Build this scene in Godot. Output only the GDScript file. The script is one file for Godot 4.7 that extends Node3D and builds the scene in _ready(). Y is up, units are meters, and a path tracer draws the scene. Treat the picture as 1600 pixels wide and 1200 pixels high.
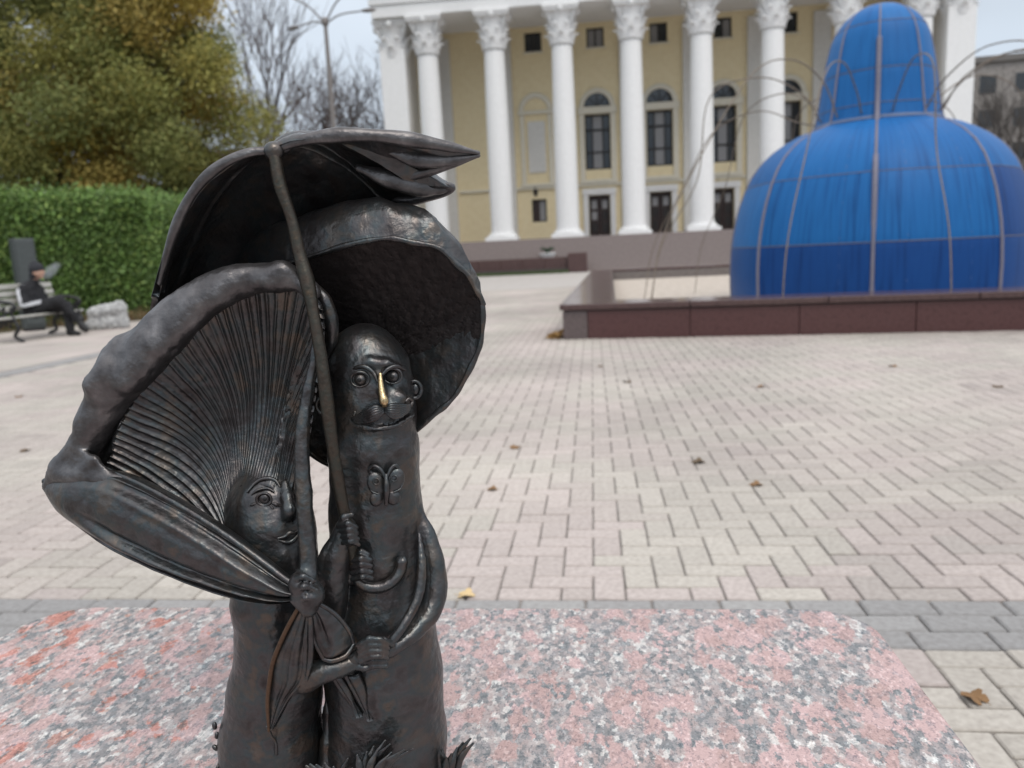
extends Node3D

func _ready() -> void:
	# camera
	var cam := Camera3D.new()
	cam.name = "camera"
	add_child(cam)
	cam.position = Vector3(0, 1.0, 0)
	cam.basis = Basis(Vector3.UP, deg_to_rad(6.3)) * Basis(Vector3.RIGHT, deg_to_rad(-9.5)) * Basis(Vector3.BACK, deg_to_rad(-2.7))
	var lens := CameraAttributesPhysical.new()
	lens.frustum_focal_length = 24.0
	lens.frustum_focus_distance = 0.68
	lens.frustum_near = 0.05
	lens.frustum_far = 600.0
	lens.exposure_aperture = 6.3
	cam.attributes = lens
	cam.fov = 53.13
	cam.current = true
	# sky and light: an even bright overcast
	var e := Environment.new()
	e.background_mode = Environment.BG_SKY
	# an even grey overcast: three times as bright overhead as at the horizon, with faint cloud
	var cloud := FastNoiseLite.new()
	cloud.seed = 14
	cloud.frequency = 1.6
	cloud.fractal_octaves = 5
	var dome := Image.create(512, 256, false, Image.FORMAT_RGBF)
	for y in 256:
		var up := PI / 2 - PI * (y + 0.5) / 256.0
		for x in 512:
			var a := TAU * (x + 0.5) / 512.0
			var c := Color(0.30, 0.29, 0.28)
			if up > 0.0:
				var k := (1.0 + 2.0 * sin(up)) / 3.0
				k *= 1.0 + 0.16 * cloud.get_noise_3d(cos(a) * cos(up) * 1.6, sin(up) * 5.0, sin(a) * cos(up) * 1.6)
				c = Color(0.84, 0.985, 1.15).lerp(Color(1.0, 1.0, 1.03), sin(up)) * k
			dome.set_pixel(x, y, c)
	var sm := PanoramaSkyMaterial.new()
	sm.panorama = ImageTexture.create_from_image(dome)
	sm.energy_multiplier = 1.28
	var sky := Sky.new()
	sky.sky_material = sm
	e.sky = sky
	e.tonemap_mode = Environment.TONE_MAPPER_LINEAR
	e.tonemap_exposure = 1.25
	e.sdfgi_enabled = true
	e.ssao_enabled = true
	e.ssil_enabled = true
	e.volumetric_fog_enabled = true
	e.volumetric_fog_density = 0.0
	var we := WorldEnvironment.new()
	we.name = "environment"
	we.environment = e
	add_child(we)
	var sun := DirectionalLight3D.new()
	sun.name = "sun"
	sun.light_color = Color(1.0, 0.97, 0.93)
	sun.light_energy = 0.35
	sun.light_angular_distance = 25.0
	sun.shadow_enabled = true
	add_child(sun)
	sun.rotation_degrees = Vector3(-55, 30, 0)
	var t0 := Time.get_ticks_msec()
	materials()
	paving()
	pedestal()
	theatre()
	fountain()
	greenery()
	bench_corner()
	litter()
	statue()
	print("ms ", Time.get_ticks_msec() - t0)
# ---------------------------------------------------------------- helpers
const K := 0.000607   # metres of bronze per drawing unit of the statue
var rng := RandomNumberGenerator.new()
var M := {}
var names := {}

func numbered(n: String) -> String:
	names[n] = names.get(n, -1) + 1
	return n if names[n] == 0 else "%s_%03d" % [n, names[n]]

func put(parent: Node, called: String, me: Mesh, m: Material, at := Transform3D()) -> MeshInstance3D:
	var o := MeshInstance3D.new()
	o.name = numbered(called) if parent == self else called
	o.mesh = me
	o.material_override = m
	o.transform = at
	parent.add_child(o, true)
	return o

func thing(called: String, label: String, category: String, at := Vector3.ZERO, turn := 0.0, group := "") -> Node3D:
	var o := Node3D.new()
	o.name = numbered(called)
	add_child(o, true)
	o.position = at
	o.rotation.y = turn
	tag(o, label, category, group)
	return o

func tag(o: Node, label: String, category := "", group := "", kind := "") -> void:
	if label: o.set_meta("label", label)
	if category: o.set_meta("category", category)
	if group: o.set_meta("group", group)
	if kind: o.set_meta("kind", kind)

func structure(called: String, me: Mesh, m: Material, label := "", at := Transform3D()) -> MeshInstance3D:
	var o := put(self, called, me, m, at)
	o.set_meta("kind", "structure")
	if label: o.set_meta("label", label)
	return o

# geometry as [vertices, indices]; several joined into one mesh with smooth normals
func solid(parts: Array, uvs := PackedVector2Array(), cols := PackedColorArray()) -> ArrayMesh:
	var v := PackedVector3Array()
	var idx := PackedInt32Array()
	for p in parts:
		var base := v.size()
		v.append_array(p[0])
		if base == 0:
			idx.append_array(p[1])
		else:
			for i: int in p[1]: idx.append(i + base)
	var n := PackedVector3Array()
	n.resize(v.size())
	for t in range(0, idx.size(), 3):
		var a := idx[t]
		var b := idx[t + 1]
		var c := idx[t + 2]
		var f := (v[c] - v[a]).cross(v[b] - v[a])
		n[a] += f; n[b] += f; n[c] += f
	for i in n.size(): n[i] = n[i].normalized() if n[i].length_squared() > 0.0 else Vector3.UP
	var arr := []
	arr.resize(Mesh.ARRAY_MAX)
	arr[Mesh.ARRAY_VERTEX] = v
	arr[Mesh.ARRAY_NORMAL] = n
	arr[Mesh.ARRAY_INDEX] = idx
	if uvs.size(): arr[Mesh.ARRAY_TEX_UV] = uvs
	if cols.size(): arr[Mesh.ARRAY_COLOR] = cols
	var me := ArrayMesh.new()
	me.add_surface_from_arrays(Mesh.PRIMITIVE_TRIANGLES, arr)
	return me

# the same with every face flat
func faceted(parts: Array) -> ArrayMesh:
	var v := PackedVector3Array()
	var n := PackedVector3Array()
	for p in parts:
		var pv: PackedVector3Array = p[0]
		var pj: PackedInt32Array = p[1]
		for t in range(0, pj.size(), 3):
			var a := pv[pj[t]]
			var b := pv[pj[t + 1]]
			var c := pv[pj[t + 2]]
			var f := (c - a).cross(b - a).normalized()
			v.append(a); v.append(b); v.append(c)
			n.append(f); n.append(f); n.append(f)
	var arr := []
	arr.resize(Mesh.ARRAY_MAX)
	arr[Mesh.ARRAY_VERTEX] = v
	arr[Mesh.ARRAY_NORMAL] = n
	var me := ArrayMesh.new()
	me.add_surface_from_arrays(Mesh.PRIMITIVE_TRIANGLES, arr)
	return me

func moved(p: Array, t: Transform3D) -> Array:
	return [t * (p[0] as PackedVector3Array), p[1]]

# a sheet of nu by nv cells; f(u, v) gives the place; wrap joins u = 1 to u = 0
func grid(nu: int, nv: int, f: Callable, wrap := false) -> Array:
	var v := PackedVector3Array()
	var idx := PackedInt32Array()
	var w := nu if wrap else nu + 1
	for j in nv + 1:
		for i in w: v.append(f.call(float(i) / nu, float(j) / nv))
	for j in nv:
		for i in nu:
			var a := j * w + i
			var b := j * w + (i + 1) % w
			idx.append_array([a, b, a + w, b, b + w, a + w])
	return [v, idx, w, nv + 1, wrap]

# a sheet given thickness t (a number or a Callable of the vertex index)
func shell(g: Array, t: float) -> Array:
	var v: PackedVector3Array = g[0]
	var idx: PackedInt32Array = g[1]
	var n := PackedVector3Array()
	n.resize(v.size())
	for q in range(0, idx.size(), 3):
		var f := (v[idx[q + 2]] - v[idx[q]]).cross(v[idx[q + 1]] - v[idx[q]])
		for e in 3: n[idx[q + e]] += f
	var vv := v.duplicate()
	var ii := idx.duplicate()
	var s := v.size()
	for i in s: vv.append(v[i] - n[i].normalized() * t)
	for q in range(0, idx.size(), 3): ii.append_array([idx[q] + s, idx[q + 2] + s, idx[q + 1] + s])
	var w: int = g[2]
	var h: int = g[3]
	var rim := PackedInt32Array()
	var edges := []
	for i in (w if g[4] else w - 1):
		edges.append([(i + 1) % w, i])
		edges.append([(h - 1) * w + i, (h - 1) * w + (i + 1) % w])
	if not g[4]:
		for j in h - 1:
			edges.append([j * w, (j + 1) * w])
			edges.append([(j + 1) * w + w - 1, j * w + w - 1])
	for e in edges: ii.append_array([e[0], e[1], e[0] + s, e[1], e[1] + s, e[0] + s])
	return [vv, ii]

func spline(p: Array, t: float) -> Vector3:
	var n := p.size() - 1
	var x := clampf(t, 0.0, 1.0) * n
	var i := mini(int(x), n - 1)
	var a: Vector3 = p[i]
	var b: Vector3 = p[i + 1]
	var pre: Vector3 = p[i - 1] if i > 0 else a * 2.0 - b
	var post: Vector3 = p[i + 2] if i + 2 <= n else b * 2.0 - a
	return a.cubic_interpolate(b, pre, post, x - i)

func lerps(p: Array, t: float) -> float:
	var x := clampf(t, 0.0, 1.0) * (p.size() - 1)
	var i := mini(int(x), p.size() - 2)
	return lerpf(p[i], p[i + 1], smoothstep(0.0, 1.0, x - i))

# a round bar along points with radii at those points (metres); ends closed to a dome
func tube(pts: Array, radii: Array, sides := 8, steps := 0, squash := 1.0) -> Array:
	var n := steps if steps else maxi(2, (pts.size() - 1) * 4)
	if steps == -1: n = pts.size() - 1
	var v := PackedVector3Array()
	var idx := PackedInt32Array()
	var side := Vector3.ZERO
	var rows := 0
	for i in n + 1:
		var t := float(i) / n
		var c: Vector3 = pts[i] if steps == -1 else spline(pts, t)
		var d: Vector3
		if steps == -1:
			d = ((pts[mini(i + 1, n)] as Vector3) - pts[maxi(i - 1, 0)]).normalized()
		else:
			d = (spline(pts, minf(t + 0.01, 1.0)) - spline(pts, maxf(t - 0.01, 0.0))).normalized()
		if side == Vector3.ZERO: side = d.cross(Vector3(0.31, 0.2, 0.93) if absf(d.z) < 0.9 else Vector3.RIGHT).normalized()
		side = (side - d * side.dot(d)).normalized()
		var up := side.cross(d)
		var r: float = radii[i] if steps == -1 else lerps(radii, t)
		var rings := [[0.0, 1.0]]
		if i == 0: rings = [[-0.75, 0.45], [-0.4, 0.85], [0.0, 1.0]]
		if i == n: rings = [[0.0, 1.0], [0.4, 0.85], [0.75, 0.45]]
		for ring in rings:
			for s in sides:
				var a := TAU * s / sides
				v.append(c + d * (r * ring[0]) + (side * cos(a) + up * (sin(a) * squash)) * (r * ring[1]))
			rows += 1
	for j in rows - 1:
		for s in sides:
			var a := j * sides + s
			var b := j * sides + (s + 1) % sides
			idx.append_array([a, a + sides, b, b, a + sides, b + sides])
	for e in [0, rows - 1]:
		var m := v.size()
		var c := Vector3.ZERO
		for s in sides: c += v[e * sides + s]
		v.append(c / sides)
		for s in sides:
			var a: int = e * sides + s
			var b: int = e * sides + (s + 1) % sides
			idx.append_array([m, a, b] if e == 0 else [m, b, a])
	return [v, idx]

# a spun outline: points (radius, height)
func lathe(profile: Array, sides := 24) -> Array:
	return grid(sides, profile.size() - 1, func(u: float, v: float):
		var q: Vector2 = profile[roundi(v * (profile.size() - 1))]
		return Vector3(cos(TAU * u) * q.x, q.y, -sin(TAU * u) * q.x), true)

# a box with its edges cut off by e
func box(a: Vector3, b: Vector3, e := 0.0) -> Array:
	var c := (a + b) / 2.0
	var h := (b - a).abs() / 2.0
	var v := PackedVector3Array()
	var idx := PackedInt32Array()
	if e <= 0.0:
		for k in 8: v.append(c + Vector3(h.x * (1 if k & 1 else -1), h.y * (1 if k & 2 else -1), h.z * (1 if k & 4 else -1)))
		idx.append_array([0, 1, 3, 0, 3, 2, 4, 6, 7, 4, 7, 5, 0, 4, 5, 0, 5, 1, 2, 3, 7, 2, 7, 6, 0, 2, 6, 0, 6, 4, 1, 5, 7, 1, 7, 3])
		return [v, idx]
	e = minf(e, minf(h.x, minf(h.y, h.z)) * 0.9)
	for k in 8:
		var s := Vector3(1 if k & 1 else -1, 1 if k & 2 else -1, 1 if k & 4 else -1)
		v.append(c + s * (h - Vector3(0, e, e)))
		v.append(c + s * (h - Vector3(e, 0, e)))
		v.append(c + s * (h - Vector3(e, e, 0)))
	var quads := []
	for s in 2:
		quads.append([[0, 2, 6, 4], [1, 3, 7, 5]][s].map(func(k): return k * 3))
		quads.append([[0, 4, 5, 1], [2, 6, 7, 3]][s].map(func(k): return k * 3 + 1))
		quads.append([[0, 1, 3, 2], [4, 5, 7, 6]][s].map(func(k): return k * 3 + 2))
	for q in [[0, 1, 2], [2, 3, 2], [4, 5, 2], [6, 7, 2]]: pass
	for y in [0, 4]:
		for z in [0, 2]:
			var i: int = y + z
			quads.append([i * 3 + 1, (i + 1) * 3 + 1, (i + 1) * 3 + 2, i * 3 + 2])
	for x in [0, 1]:
		for z in [0, 4]:
			var i: int = x + z
			quads.append([i * 3, i * 3 + 2, (i + 2) * 3 + 2, (i + 2) * 3])
		for y in [0, 2]:
			var i: int = x + y
			quads.append([i * 3, i * 3 + 1, (i + 4) * 3 + 1, (i + 4) * 3])
	for q in quads: _face(v, idx, q, c)
	for k in 8: _face(v, idx, [k * 3, k * 3 + 1, k * 3 + 2], c)
	return [v, idx]

func _face(v: PackedVector3Array, idx: PackedInt32Array, q: Array, c: Vector3) -> void:
	var n := (v[q[2]] - v[q[0]]).cross(v[q[1]] - v[q[0]])
	if n.dot(v[q[0]] + v[q[2]] - c * 2.0) < 0.0: q.reverse()
	idx.append_array([q[0], q[1], q[2]])
	if q.size() == 4: idx.append_array([q[0], q[2], q[3]])

# a lump: sphere stretched by a basis
func lump(c: Vector3, r: Vector3, turn := Basis(), n := 10) -> Array:
	return grid(n, n / 2 + 1, func(u: float, v: float):
		var a: float = PI * v
		return c + turn * (Vector3(sin(a) * cos(TAU * u), cos(a), -sin(a) * sin(TAU * u)) * r), true)

# ---------------------------------------------------------------- a body of blended round bars, meshed as surface nets
class Body:
	var o: Vector3
	var c: float
	var n := Vector3i.ZERO
	var b := Vector3i.ZERO
	var d := PackedFloat32Array()
	var touched := {}

	func _init(lo: Vector3, hi: Vector3, cell: float) -> void:
		o = lo; c = cell
		b = Vector3i(((hi - lo) / (cell * 8.0)).ceil())
		n = b * 8
		d.resize(n.x * n.y * n.z)
		d.fill(1.0)

	# bar from p to q, radii rp and rq, melted into what is there over k; pressed flat along "thin" by s
	func bar(p: Vector3, q: Vector3, rp: float, rq: float, k := 0.004, thin := Vector3.ZERO, s := 1.0) -> void:
		var m := maxf(rp, rq) + k + 3.0 * c
		var lo := Vector3i(((p.min(q) - Vector3.ONE * m - o) / (c * 8.0)).floor()).clamp(Vector3i.ZERO, b - Vector3i.ONE)
		var hi := Vector3i(((p.max(q) + Vector3.ONE * m - o) / (c * 8.0)).floor()).clamp(Vector3i.ZERO, b - Vector3i.ONE)
		var reach := c * 7.2 * s
		var pq := q - p
		if s != 1.0: pq += thin * (thin.dot(pq) * (s - 1.0))
		var l := maxf(pq.length_squared(), 1e-12)
		var dr := rq - rp
		for bz in range(lo.z, hi.z + 1):
			for by in range(lo.y, hi.y + 1):
				for bx in range(lo.x, hi.x + 1):
					var w := o + Vector3(bx * 8 + 3.5, by * 8 + 3.5, bz * 8 + 3.5) * c - p
					if s != 1.0: w += thin * (thin.dot(w) * (s - 1.0))
					var t := clampf(w.dot(pq) / l, 0.0, 1.0)
					var e := (w - pq * t).length() - rp - dr * t
					if e > reach + k: continue
					var deep := e < -reach - k - c
					if not deep: touched[Vector3i(bx, by, bz)] = true
					for z in range(bz * 8, bz * 8 + 8):
						for y in range(by * 8, by * 8 + 8):
							var at := (z * n.y + y) * n.x + bx * 8
							if deep:
								for x in 8: d[at + x] = minf(d[at + x], e)
								continue
							for x in 8:
								w = o + Vector3(bx * 8 + x, y, z) * c - p
								if s != 1.0: w += thin * (thin.dot(w) * (s - 1.0))
								t = w.dot(pq) / l
								t = 0.0 if t < 0.0 else (1.0 if t > 1.0 else t)
								e = (w - pq * t).length() - rp - dr * t
								var g := d[at + x]
								var h := k - absf(g - e)
								d[at + x] = (g if g < e else e) - (h * h / k * 0.25 if h > 0.0 else 0.0)

	func chain(list: Array, unit: float, k := 0.004, thin := Vector3.ZERO, s := 1.0) -> void:
		for i in list.size() - 1: bar(list[i][0], list[i + 1][0], list[i][1] * unit, list[i + 1][1] * unit, k, thin, s)

	# the same along a smooth curve through the points
	func limb(list: Array, unit: float, k := 0.004) -> void:
		var n := list.size() - 1
		var last := []
		for i in n:
			var a: Vector3 = list[i][0]
			var b: Vector3 = list[i + 1][0]
			var pre: Vector3 = list[i - 1][0] if i > 0 else a * 2.0 - b
			var post: Vector3 = list[i + 2][0] if i + 2 <= n else b * 2.0 - a
			for s in 5:
				var t := s / 5.0
				var q := [a.cubic_interpolate(b, pre, post, t), lerpf(list[i][1], list[i + 1][1], smoothstep(0.0, 1.0, t)) * unit]
				if last: bar(last[0], q[0], last[1], q[1], k if i == 0 and s == 1 else minf(k, 0.002))
				last = q
		bar(last[0], list[n][0], last[1], list[n][1] * unit, k)

	# how far toward the viewer the body reaches at this place
	func front(x: float, y: float) -> float:
		var i := int((x - o.x) / c)
		var j := int((y - o.y) / c)
		for k in range(n.z - 1, 0, -1):
			var e := d[(k * n.y + j) * n.x + i]
			if e < 0.0:
				var g := d[((k + 1) * n.y + j) * n.x + i]
				return o.z + (k + e / (e - g)) * c
		return o.z

	# bar scooped out of what is there
	func groove(list: Array, unit: float, k := 0.002) -> void:
		for i in d.size(): d[i] = -d[i]
		for i in list.size() - 1: bar(list[i][0], list[i + 1][0], list[i][1] * unit, list[i + 1][1] * unit, k)
		for i in d.size(): d[i] = -d[i]

	func mesh(noise: FastNoiseLite = null, amp := 0.0) -> Array:
		var v := PackedVector3Array()
		var idx := PackedInt32Array()
		var at := PackedInt32Array()
		at.resize(d.size())
		at.fill(-1)
		var sx := 1
		var sy := n.x
		var sz := n.x * n.y
		var cells := PackedInt32Array()
		var off := PackedInt32Array([0, sx, sy, sx + sy, sz, sx + sz, sy + sz, sx + sy + sz])
		var todo := {}
		for t: Vector3i in touched:
			for e in 8: todo[(t - Vector3i(e & 1, (e >> 1) & 1, e >> 2)).clamp(Vector3i.ZERO, b - Vector3i.ONE)] = true
		for t: Vector3i in todo:
			for z in range(t.z * 8, mini(t.z * 8 + 8, n.z - 1)):
				for y in range(t.y * 8, mini(t.y * 8 + 8, n.y - 1)):
					for x in range(t.x * 8, mini(t.x * 8 + 8, n.x - 1)):
						var i := x + y * sy + z * sz
						var low := 0
						for e in 8:
							if d[i + off[e]] < 0.0: low += 1
						if low == 0 or low == 8: continue
						var sum := Vector3.ZERO
						var cnt := 0
						for e in 8:
							var de := d[i + off[e]]
							for ax in 3:
								var bit := 1 << ax
								if e & bit: continue
								var df := d[i + off[e | bit]]
								if (de < 0.0) == (df < 0.0): continue
								var f := Vector3(e & 1, (e >> 1) & 1, e >> 2)
								f[ax] += de / (de - df)
								sum += f
								cnt += 1
						var p := o + (Vector3(x, y, z) + sum / cnt) * c
						if noise:
							var gr := Vector3.ZERO
							for e in 8:
								var de := d[i + off[e]]
								gr += Vector3(de if e & 1 else -de, de if e & 2 else -de, de if e & 4 else -de)
							p += gr.normalized() * (noise.get_noise_3dv(p) * amp)
						at[i] = v.size()
						v.append(p)
						cells.append(i)
		for i in cells:
			var neg := d[i] < 0.0
			for ax in 3:
				var s1: int = off[1 << ax]
				if (d[i + s1] < 0.0) == neg: continue
				var u: int = off[1 << ((ax + 1) % 3)]
				var w: int = off[1 << ((ax + 2) % 3)]
				if i - u - w < 0: continue
				var q0 := at[i]
				var q1 := at[i - u]
				var q2 := at[i - u - w]
				var q3 := at[i - w]
				if q1 < 0 or q2 < 0 or q3 < 0: continue
				if neg: idx.append_array([q0, q3, q2, q0, q2, q1])
				else: idx.append_array([q0, q1, q2, q0, q2, q3])
		return [v, idx]
# ---------------------------------------------------------------- materials
func lin(r: float, g: float, b: float) -> Color: return Color(r, g, b).linear_to_srgb()

func noise_tex(f: float, oct: int, colors: Array, seed_ := 1, size := 512, kind := FastNoiseLite.TYPE_SIMPLEX_SMOOTH, as_normal := false, bump := 4.0) -> NoiseTexture2D:
	var n := FastNoiseLite.new()
	n.noise_type = kind
	n.seed = seed_
	n.frequency = f
	n.fractal_octaves = oct
	if kind == FastNoiseLite.TYPE_CELLULAR: n.cellular_return_type = FastNoiseLite.RETURN_DISTANCE
	var t := NoiseTexture2D.new()
	t.width = size
	t.height = size
	t.seamless = true
	t.noise = n
	t.as_normal_map = as_normal
	t.bump_strength = bump
	if colors.size():
		var g := Gradient.new()
		g.offsets = PackedFloat32Array(range(colors.size()).map(func(i): return float(i) / (colors.size() - 1)))
		g.colors = PackedColorArray(colors)
		t.color_ramp = g
	return t

func mat(c: Color, rough := 0.8, metal := 0.0) -> StandardMaterial3D:
	var m := StandardMaterial3D.new()
	m.albedo_color = c
	m.roughness = rough
	m.metallic = metal
	return m

func patchy(tex: Texture2D, scale: float, rough := 0.8, metal := 0.0, world := false) -> StandardMaterial3D:
	var m := mat(Color.WHITE, rough, metal)
	m.albedo_texture = tex
	m.uv1_triplanar = true
	m.uv1_world_triplanar = world
	m.uv1_scale = Vector3.ONE * scale
	return m

func relief(m: StandardMaterial3D, tex: Texture2D, cm: float) -> StandardMaterial3D:
	m.heightmap_enabled = true
	m.heightmap_texture = tex
	m.heightmap_scale = cm
	return m

func materials() -> void:
	var fine := noise_tex(0.03, 5, [], 21)
	var bronze := patchy(noise_tex(0.009, 6, [lin(.039, .035, .035), lin(.064, .057, .057), lin(.098, .091, .092), lin(.073, .087, .092), lin(.129, .106, .090), lin(.147, .123, .105)], 5), 6.0, 0.40, 0.85)
	bronze.roughness_texture = noise_tex(0.02, 4, [Color(.6, .6, .6), Color(.85, .85, .85), Color(1, 1, 1)], 8)
	bronze.roughness = 0.42
	relief(bronze, fine, 0.09)
	M.bronze = bronze
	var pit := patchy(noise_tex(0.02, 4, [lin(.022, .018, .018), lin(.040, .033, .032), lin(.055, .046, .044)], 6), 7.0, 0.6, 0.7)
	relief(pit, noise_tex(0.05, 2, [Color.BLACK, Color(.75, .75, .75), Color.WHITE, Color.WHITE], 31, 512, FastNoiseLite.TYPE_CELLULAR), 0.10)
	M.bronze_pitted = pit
	var brown := patchy(noise_tex(0.015, 4, [lin(.045, .036, .03), lin(.075, .058, .046), lin(.055, .056, .048), lin(.11, .075, .05)], 15), 8.0, 0.45, 0.8)
	relief(brown, fine, 0.05)
	M.bronze_brown = brown
	var worn := patchy(noise_tex(0.010, 5, [lin(.054, .050, .050), lin(.088, .082, .083), lin(.120, .114, .115), lin(.160, .152, .152), lin(.240, .232, .232)], 23), 8.0, 0.40, 0.8)  # paler bronze: sky sheen put into the colour, with some wear
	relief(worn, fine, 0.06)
	M.bronze_worn_sheen = worn
	M.bronze_rust = patchy(noise_tex(0.03, 4, [lin(.05, .035, .028), lin(.10, .06, .038), lin(.13, .078, .048), lin(.07, .05, .04)], 25), 12.0, 0.5, 0.7)
	M.bronze_dark = mat(lin(.02, .02, .02), 0.6, 0.5)
	M.gold = patchy(noise_tex(0.03, 3, [lin(.16, .10, .05), lin(.48, .34, .18), lin(.70, .56, .34), lin(.76, .62, .40)], 3), 34.0, 0.36, 1.0)
# ---------------------------------------------------------------- the bronze: two mushrooms under a leaf
func statue() -> void:
	var lumps := FastNoiseLite.new()
	lumps.seed = 4
	lumps.frequency = 38.0
	lumps.fractal_octaves = 4
	var root := thing("bronze_sculpture", "dark bronze sculpture of two mushroom figures hugging under a big leaf on a granite block", "sculpture", Vector3(-0.2429, 0.5000, -0.6774), deg_to_rad(6.3))
	var br: Material = M.bronze
	# --- the moustached mushroom: stem, head, arms and hands in one skin
	var f := Body.new(Vector3(-0.0929, -0.1193, -0.0700), Vector3(0.1285, 0.4605, 0.0750), 0.0021)
	f.chain([[Vector3(0.0197, -0.0349, 0.0000), 101], [Vector3(0.0247, 0.0326, 0.0000), 98], [Vector3(0.0279, 0.1017, 0.0000), 93], [Vector3(0.0303, 0.1688, 0.0000), 83], [Vector3(0.0312, 0.2212, 0.0000), 75], [Vector3(0.0327, 0.2660, 0.0000), 71], [Vector3(0.0350, 0.3284, 0.0000), 68], [Vector3(0.0355, 0.3345, 0.0000), 67]], K, 0.006)
	f.chain([[Vector3(0.0374, 0.3589, 0.0000), 66], [Vector3(0.0386, 0.3830, 0.0000), 63], [Vector3(0.0371, 0.4022, 0.0000), 60], [Vector3(0.0334, 0.4116, -0.0020), 55]], K, 0.003)
	f.limb([[Vector3(0.0083, 0.3657, 0.0200), 3], [Vector3(0.0226, 0.3596, 0.0330), 3.4], [Vector3(0.0447, 0.3557, 0.0410), 3.6], [Vector3(0.0626, 0.3566, 0.0360), 3.4], [Vector3(0.0766, 0.3620, 0.0180), 3]], K, 0.003)   # the collar line under the chin
	# brow bone, cheeks and eye sockets
	f.chain([[Vector3(0.0511, 0.4038, 0.0340), 5], [Vector3(0.0531, 0.3877, 0.0370), 5.5], [Vector3(0.0542, 0.3737, 0.0360), 6]], K, 0.004)
	f.chain([[Vector3(0.0278, 0.4113, 0.0270), 4], [Vector3(0.0438, 0.4136, 0.0330), 4.5], [Vector3(0.0582, 0.4118, 0.0330), 4.5], [Vector3(0.0723, 0.4053, 0.0240), 4]], K, 0.006)
	f.bar(Vector3(0.0281, 0.3784, 0.0300), Vector3(0.0336, 0.3716, 0.0320), 11 * K, 10 * K, 0.008)
	f.bar(Vector3(0.0666, 0.3798, 0.0290), Vector3(0.0620, 0.3725, 0.0320), 11 * K, 10 * K, 0.008)
	f.groove([[Vector3(0.0354, 0.3996, 0.0420), 10], [Vector3(0.0365, 0.3995, 0.0420), 10]], K, 0.004)
	f.groove([[Vector3(0.0644, 0.4010, 0.0420), 10], [Vector3(0.0655, 0.4009, 0.0420), 10]], K, 0.004)
	# the arm on the right of the picture, a flat sleeve with two ridges
	f.limb([[Vector3(0.0723, 0.2661, 0.0060), 8], [Vector3(0.0811, 0.2426, 0.0120), 14], [Vector3(0.0856, 0.2195, 0.0180), 17], [Vector3(0.0865, 0.1967, 0.0240), 18], [Vector3(0.0810, 0.1795, 0.0340), 17], [Vector3(0.0695, 0.1689, 0.0480), 13], [Vector3(0.0561, 0.1623, 0.0600), 9], [Vector3(0.0447, 0.1594, 0.0660), 9]], K, 0.007)
	f.limb([[Vector3(0.0754, 0.2528, 0.0300), 4], [Vector3(0.0778, 0.2291, 0.0400), 6], [Vector3(0.0754, 0.2077, 0.0470), 7], [Vector3(0.0691, 0.1927, 0.0560), 6.5], [Vector3(0.0597, 0.1806, 0.0650), 6], [Vector3(0.0507, 0.1704, 0.0700), 5]], K, 0.004)
	# the arm that holds the umbrella up
	f.limb([[Vector3(-0.0127, 0.1683, 0.0400), 20], [Vector3(-0.0048, 0.2070, 0.0500), 25], [Vector3(0.0014, 0.2383, 0.0530), 23], [Vector3(0.0103, 0.2609, 0.0540), 15], [Vector3(0.0158, 0.2724, 0.0540), 12]], K, 0.005)
	f.chain([[Vector3(-0.0103, 0.2070, 0.0560), 6], [Vector3(-0.0044, 0.2385, 0.0600), 6], [Vector3(0.0060, 0.2603, 0.0580), 5]], K, 0.003)
	f.bar(Vector3(0.0158, 0.2704, 0.0550), Vector3(0.0177, 0.2637, 0.0560), 13 * K, 12 * K, 0.003)
	# the fist round the crook
	f.bar(Vector3(0.0169, 0.2338, 0.0440), Vector3(0.0186, 0.2223, 0.0460), 13 * K, 13 * K, 0.004)
	# long soft folds down the stem
	var skin := [f.mesh(lumps, 0.0006)]
	# hands on finer grids: the fist on the umbrella, the fist on the crook, the hand on her arm
	f = Body.new(Vector3(-0.0044, 0.2384, 0.0350), Vector3(0.0399, 0.2987, 0.0800), 0.0011)
	f.bar(Vector3(0.0157, 0.2693, 0.0550), Vector3(0.0175, 0.2613, 0.0560), 12 * K, 12 * K, 0.003)
	for i in 4: f.chain([[Vector3(0.0105, 0.2755, 0.0600) + Vector3(0.0003 * i, -i * 0.0053, 0), 4.4], [Vector3(0.0209, 0.2796, 0.0680) + Vector3(0.0003 * i, -i * 0.0053, 0), 4.7], [Vector3(0.0258, 0.2737, 0.0620) + Vector3(0.0003 * i, -i * 0.0053, 0), 4.0]], K, 0.0010)
	f.chain([[Vector3(0.0106, 0.2741, 0.0580), 5], [Vector3(0.0171, 0.2841, 0.0640), 5], [Vector3(0.0234, 0.2861, 0.0640), 4]], K, 0.0015)
	skin.append(f.mesh(lumps, 0.0006))
	f = Body.new(Vector3(-0.0000, 0.1964, 0.0250), Vector3(0.0471, 0.2614, 0.0750), 0.0011)
	f.bar(Vector3(0.0174, 0.2337, 0.0440), Vector3(0.0191, 0.2211, 0.0460), 12 * K, 12 * K, 0.003)
	for i in 4: f.chain([[Vector3(0.0177, 0.2403, 0.0540) + Vector3(0, -i * 0.0058, 0), 4.3], [Vector3(0.0276, 0.2446, 0.0600) + Vector3(0, -i * 0.0058, 0), 4.7], [Vector3(0.0341, 0.2401, 0.0540) + Vector3(0, -i * 0.0058, 0), 4.2]], K, 0.0010)
	f.chain([[Vector3(0.0189, 0.2446, 0.0500), 5], [Vector3(0.0270, 0.2486, 0.0550), 4.8], [Vector3(0.0322, 0.2455, 0.0540), 4]], K, 0.0012)
	skin.append(f.mesh(lumps, 0.0006))
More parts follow.
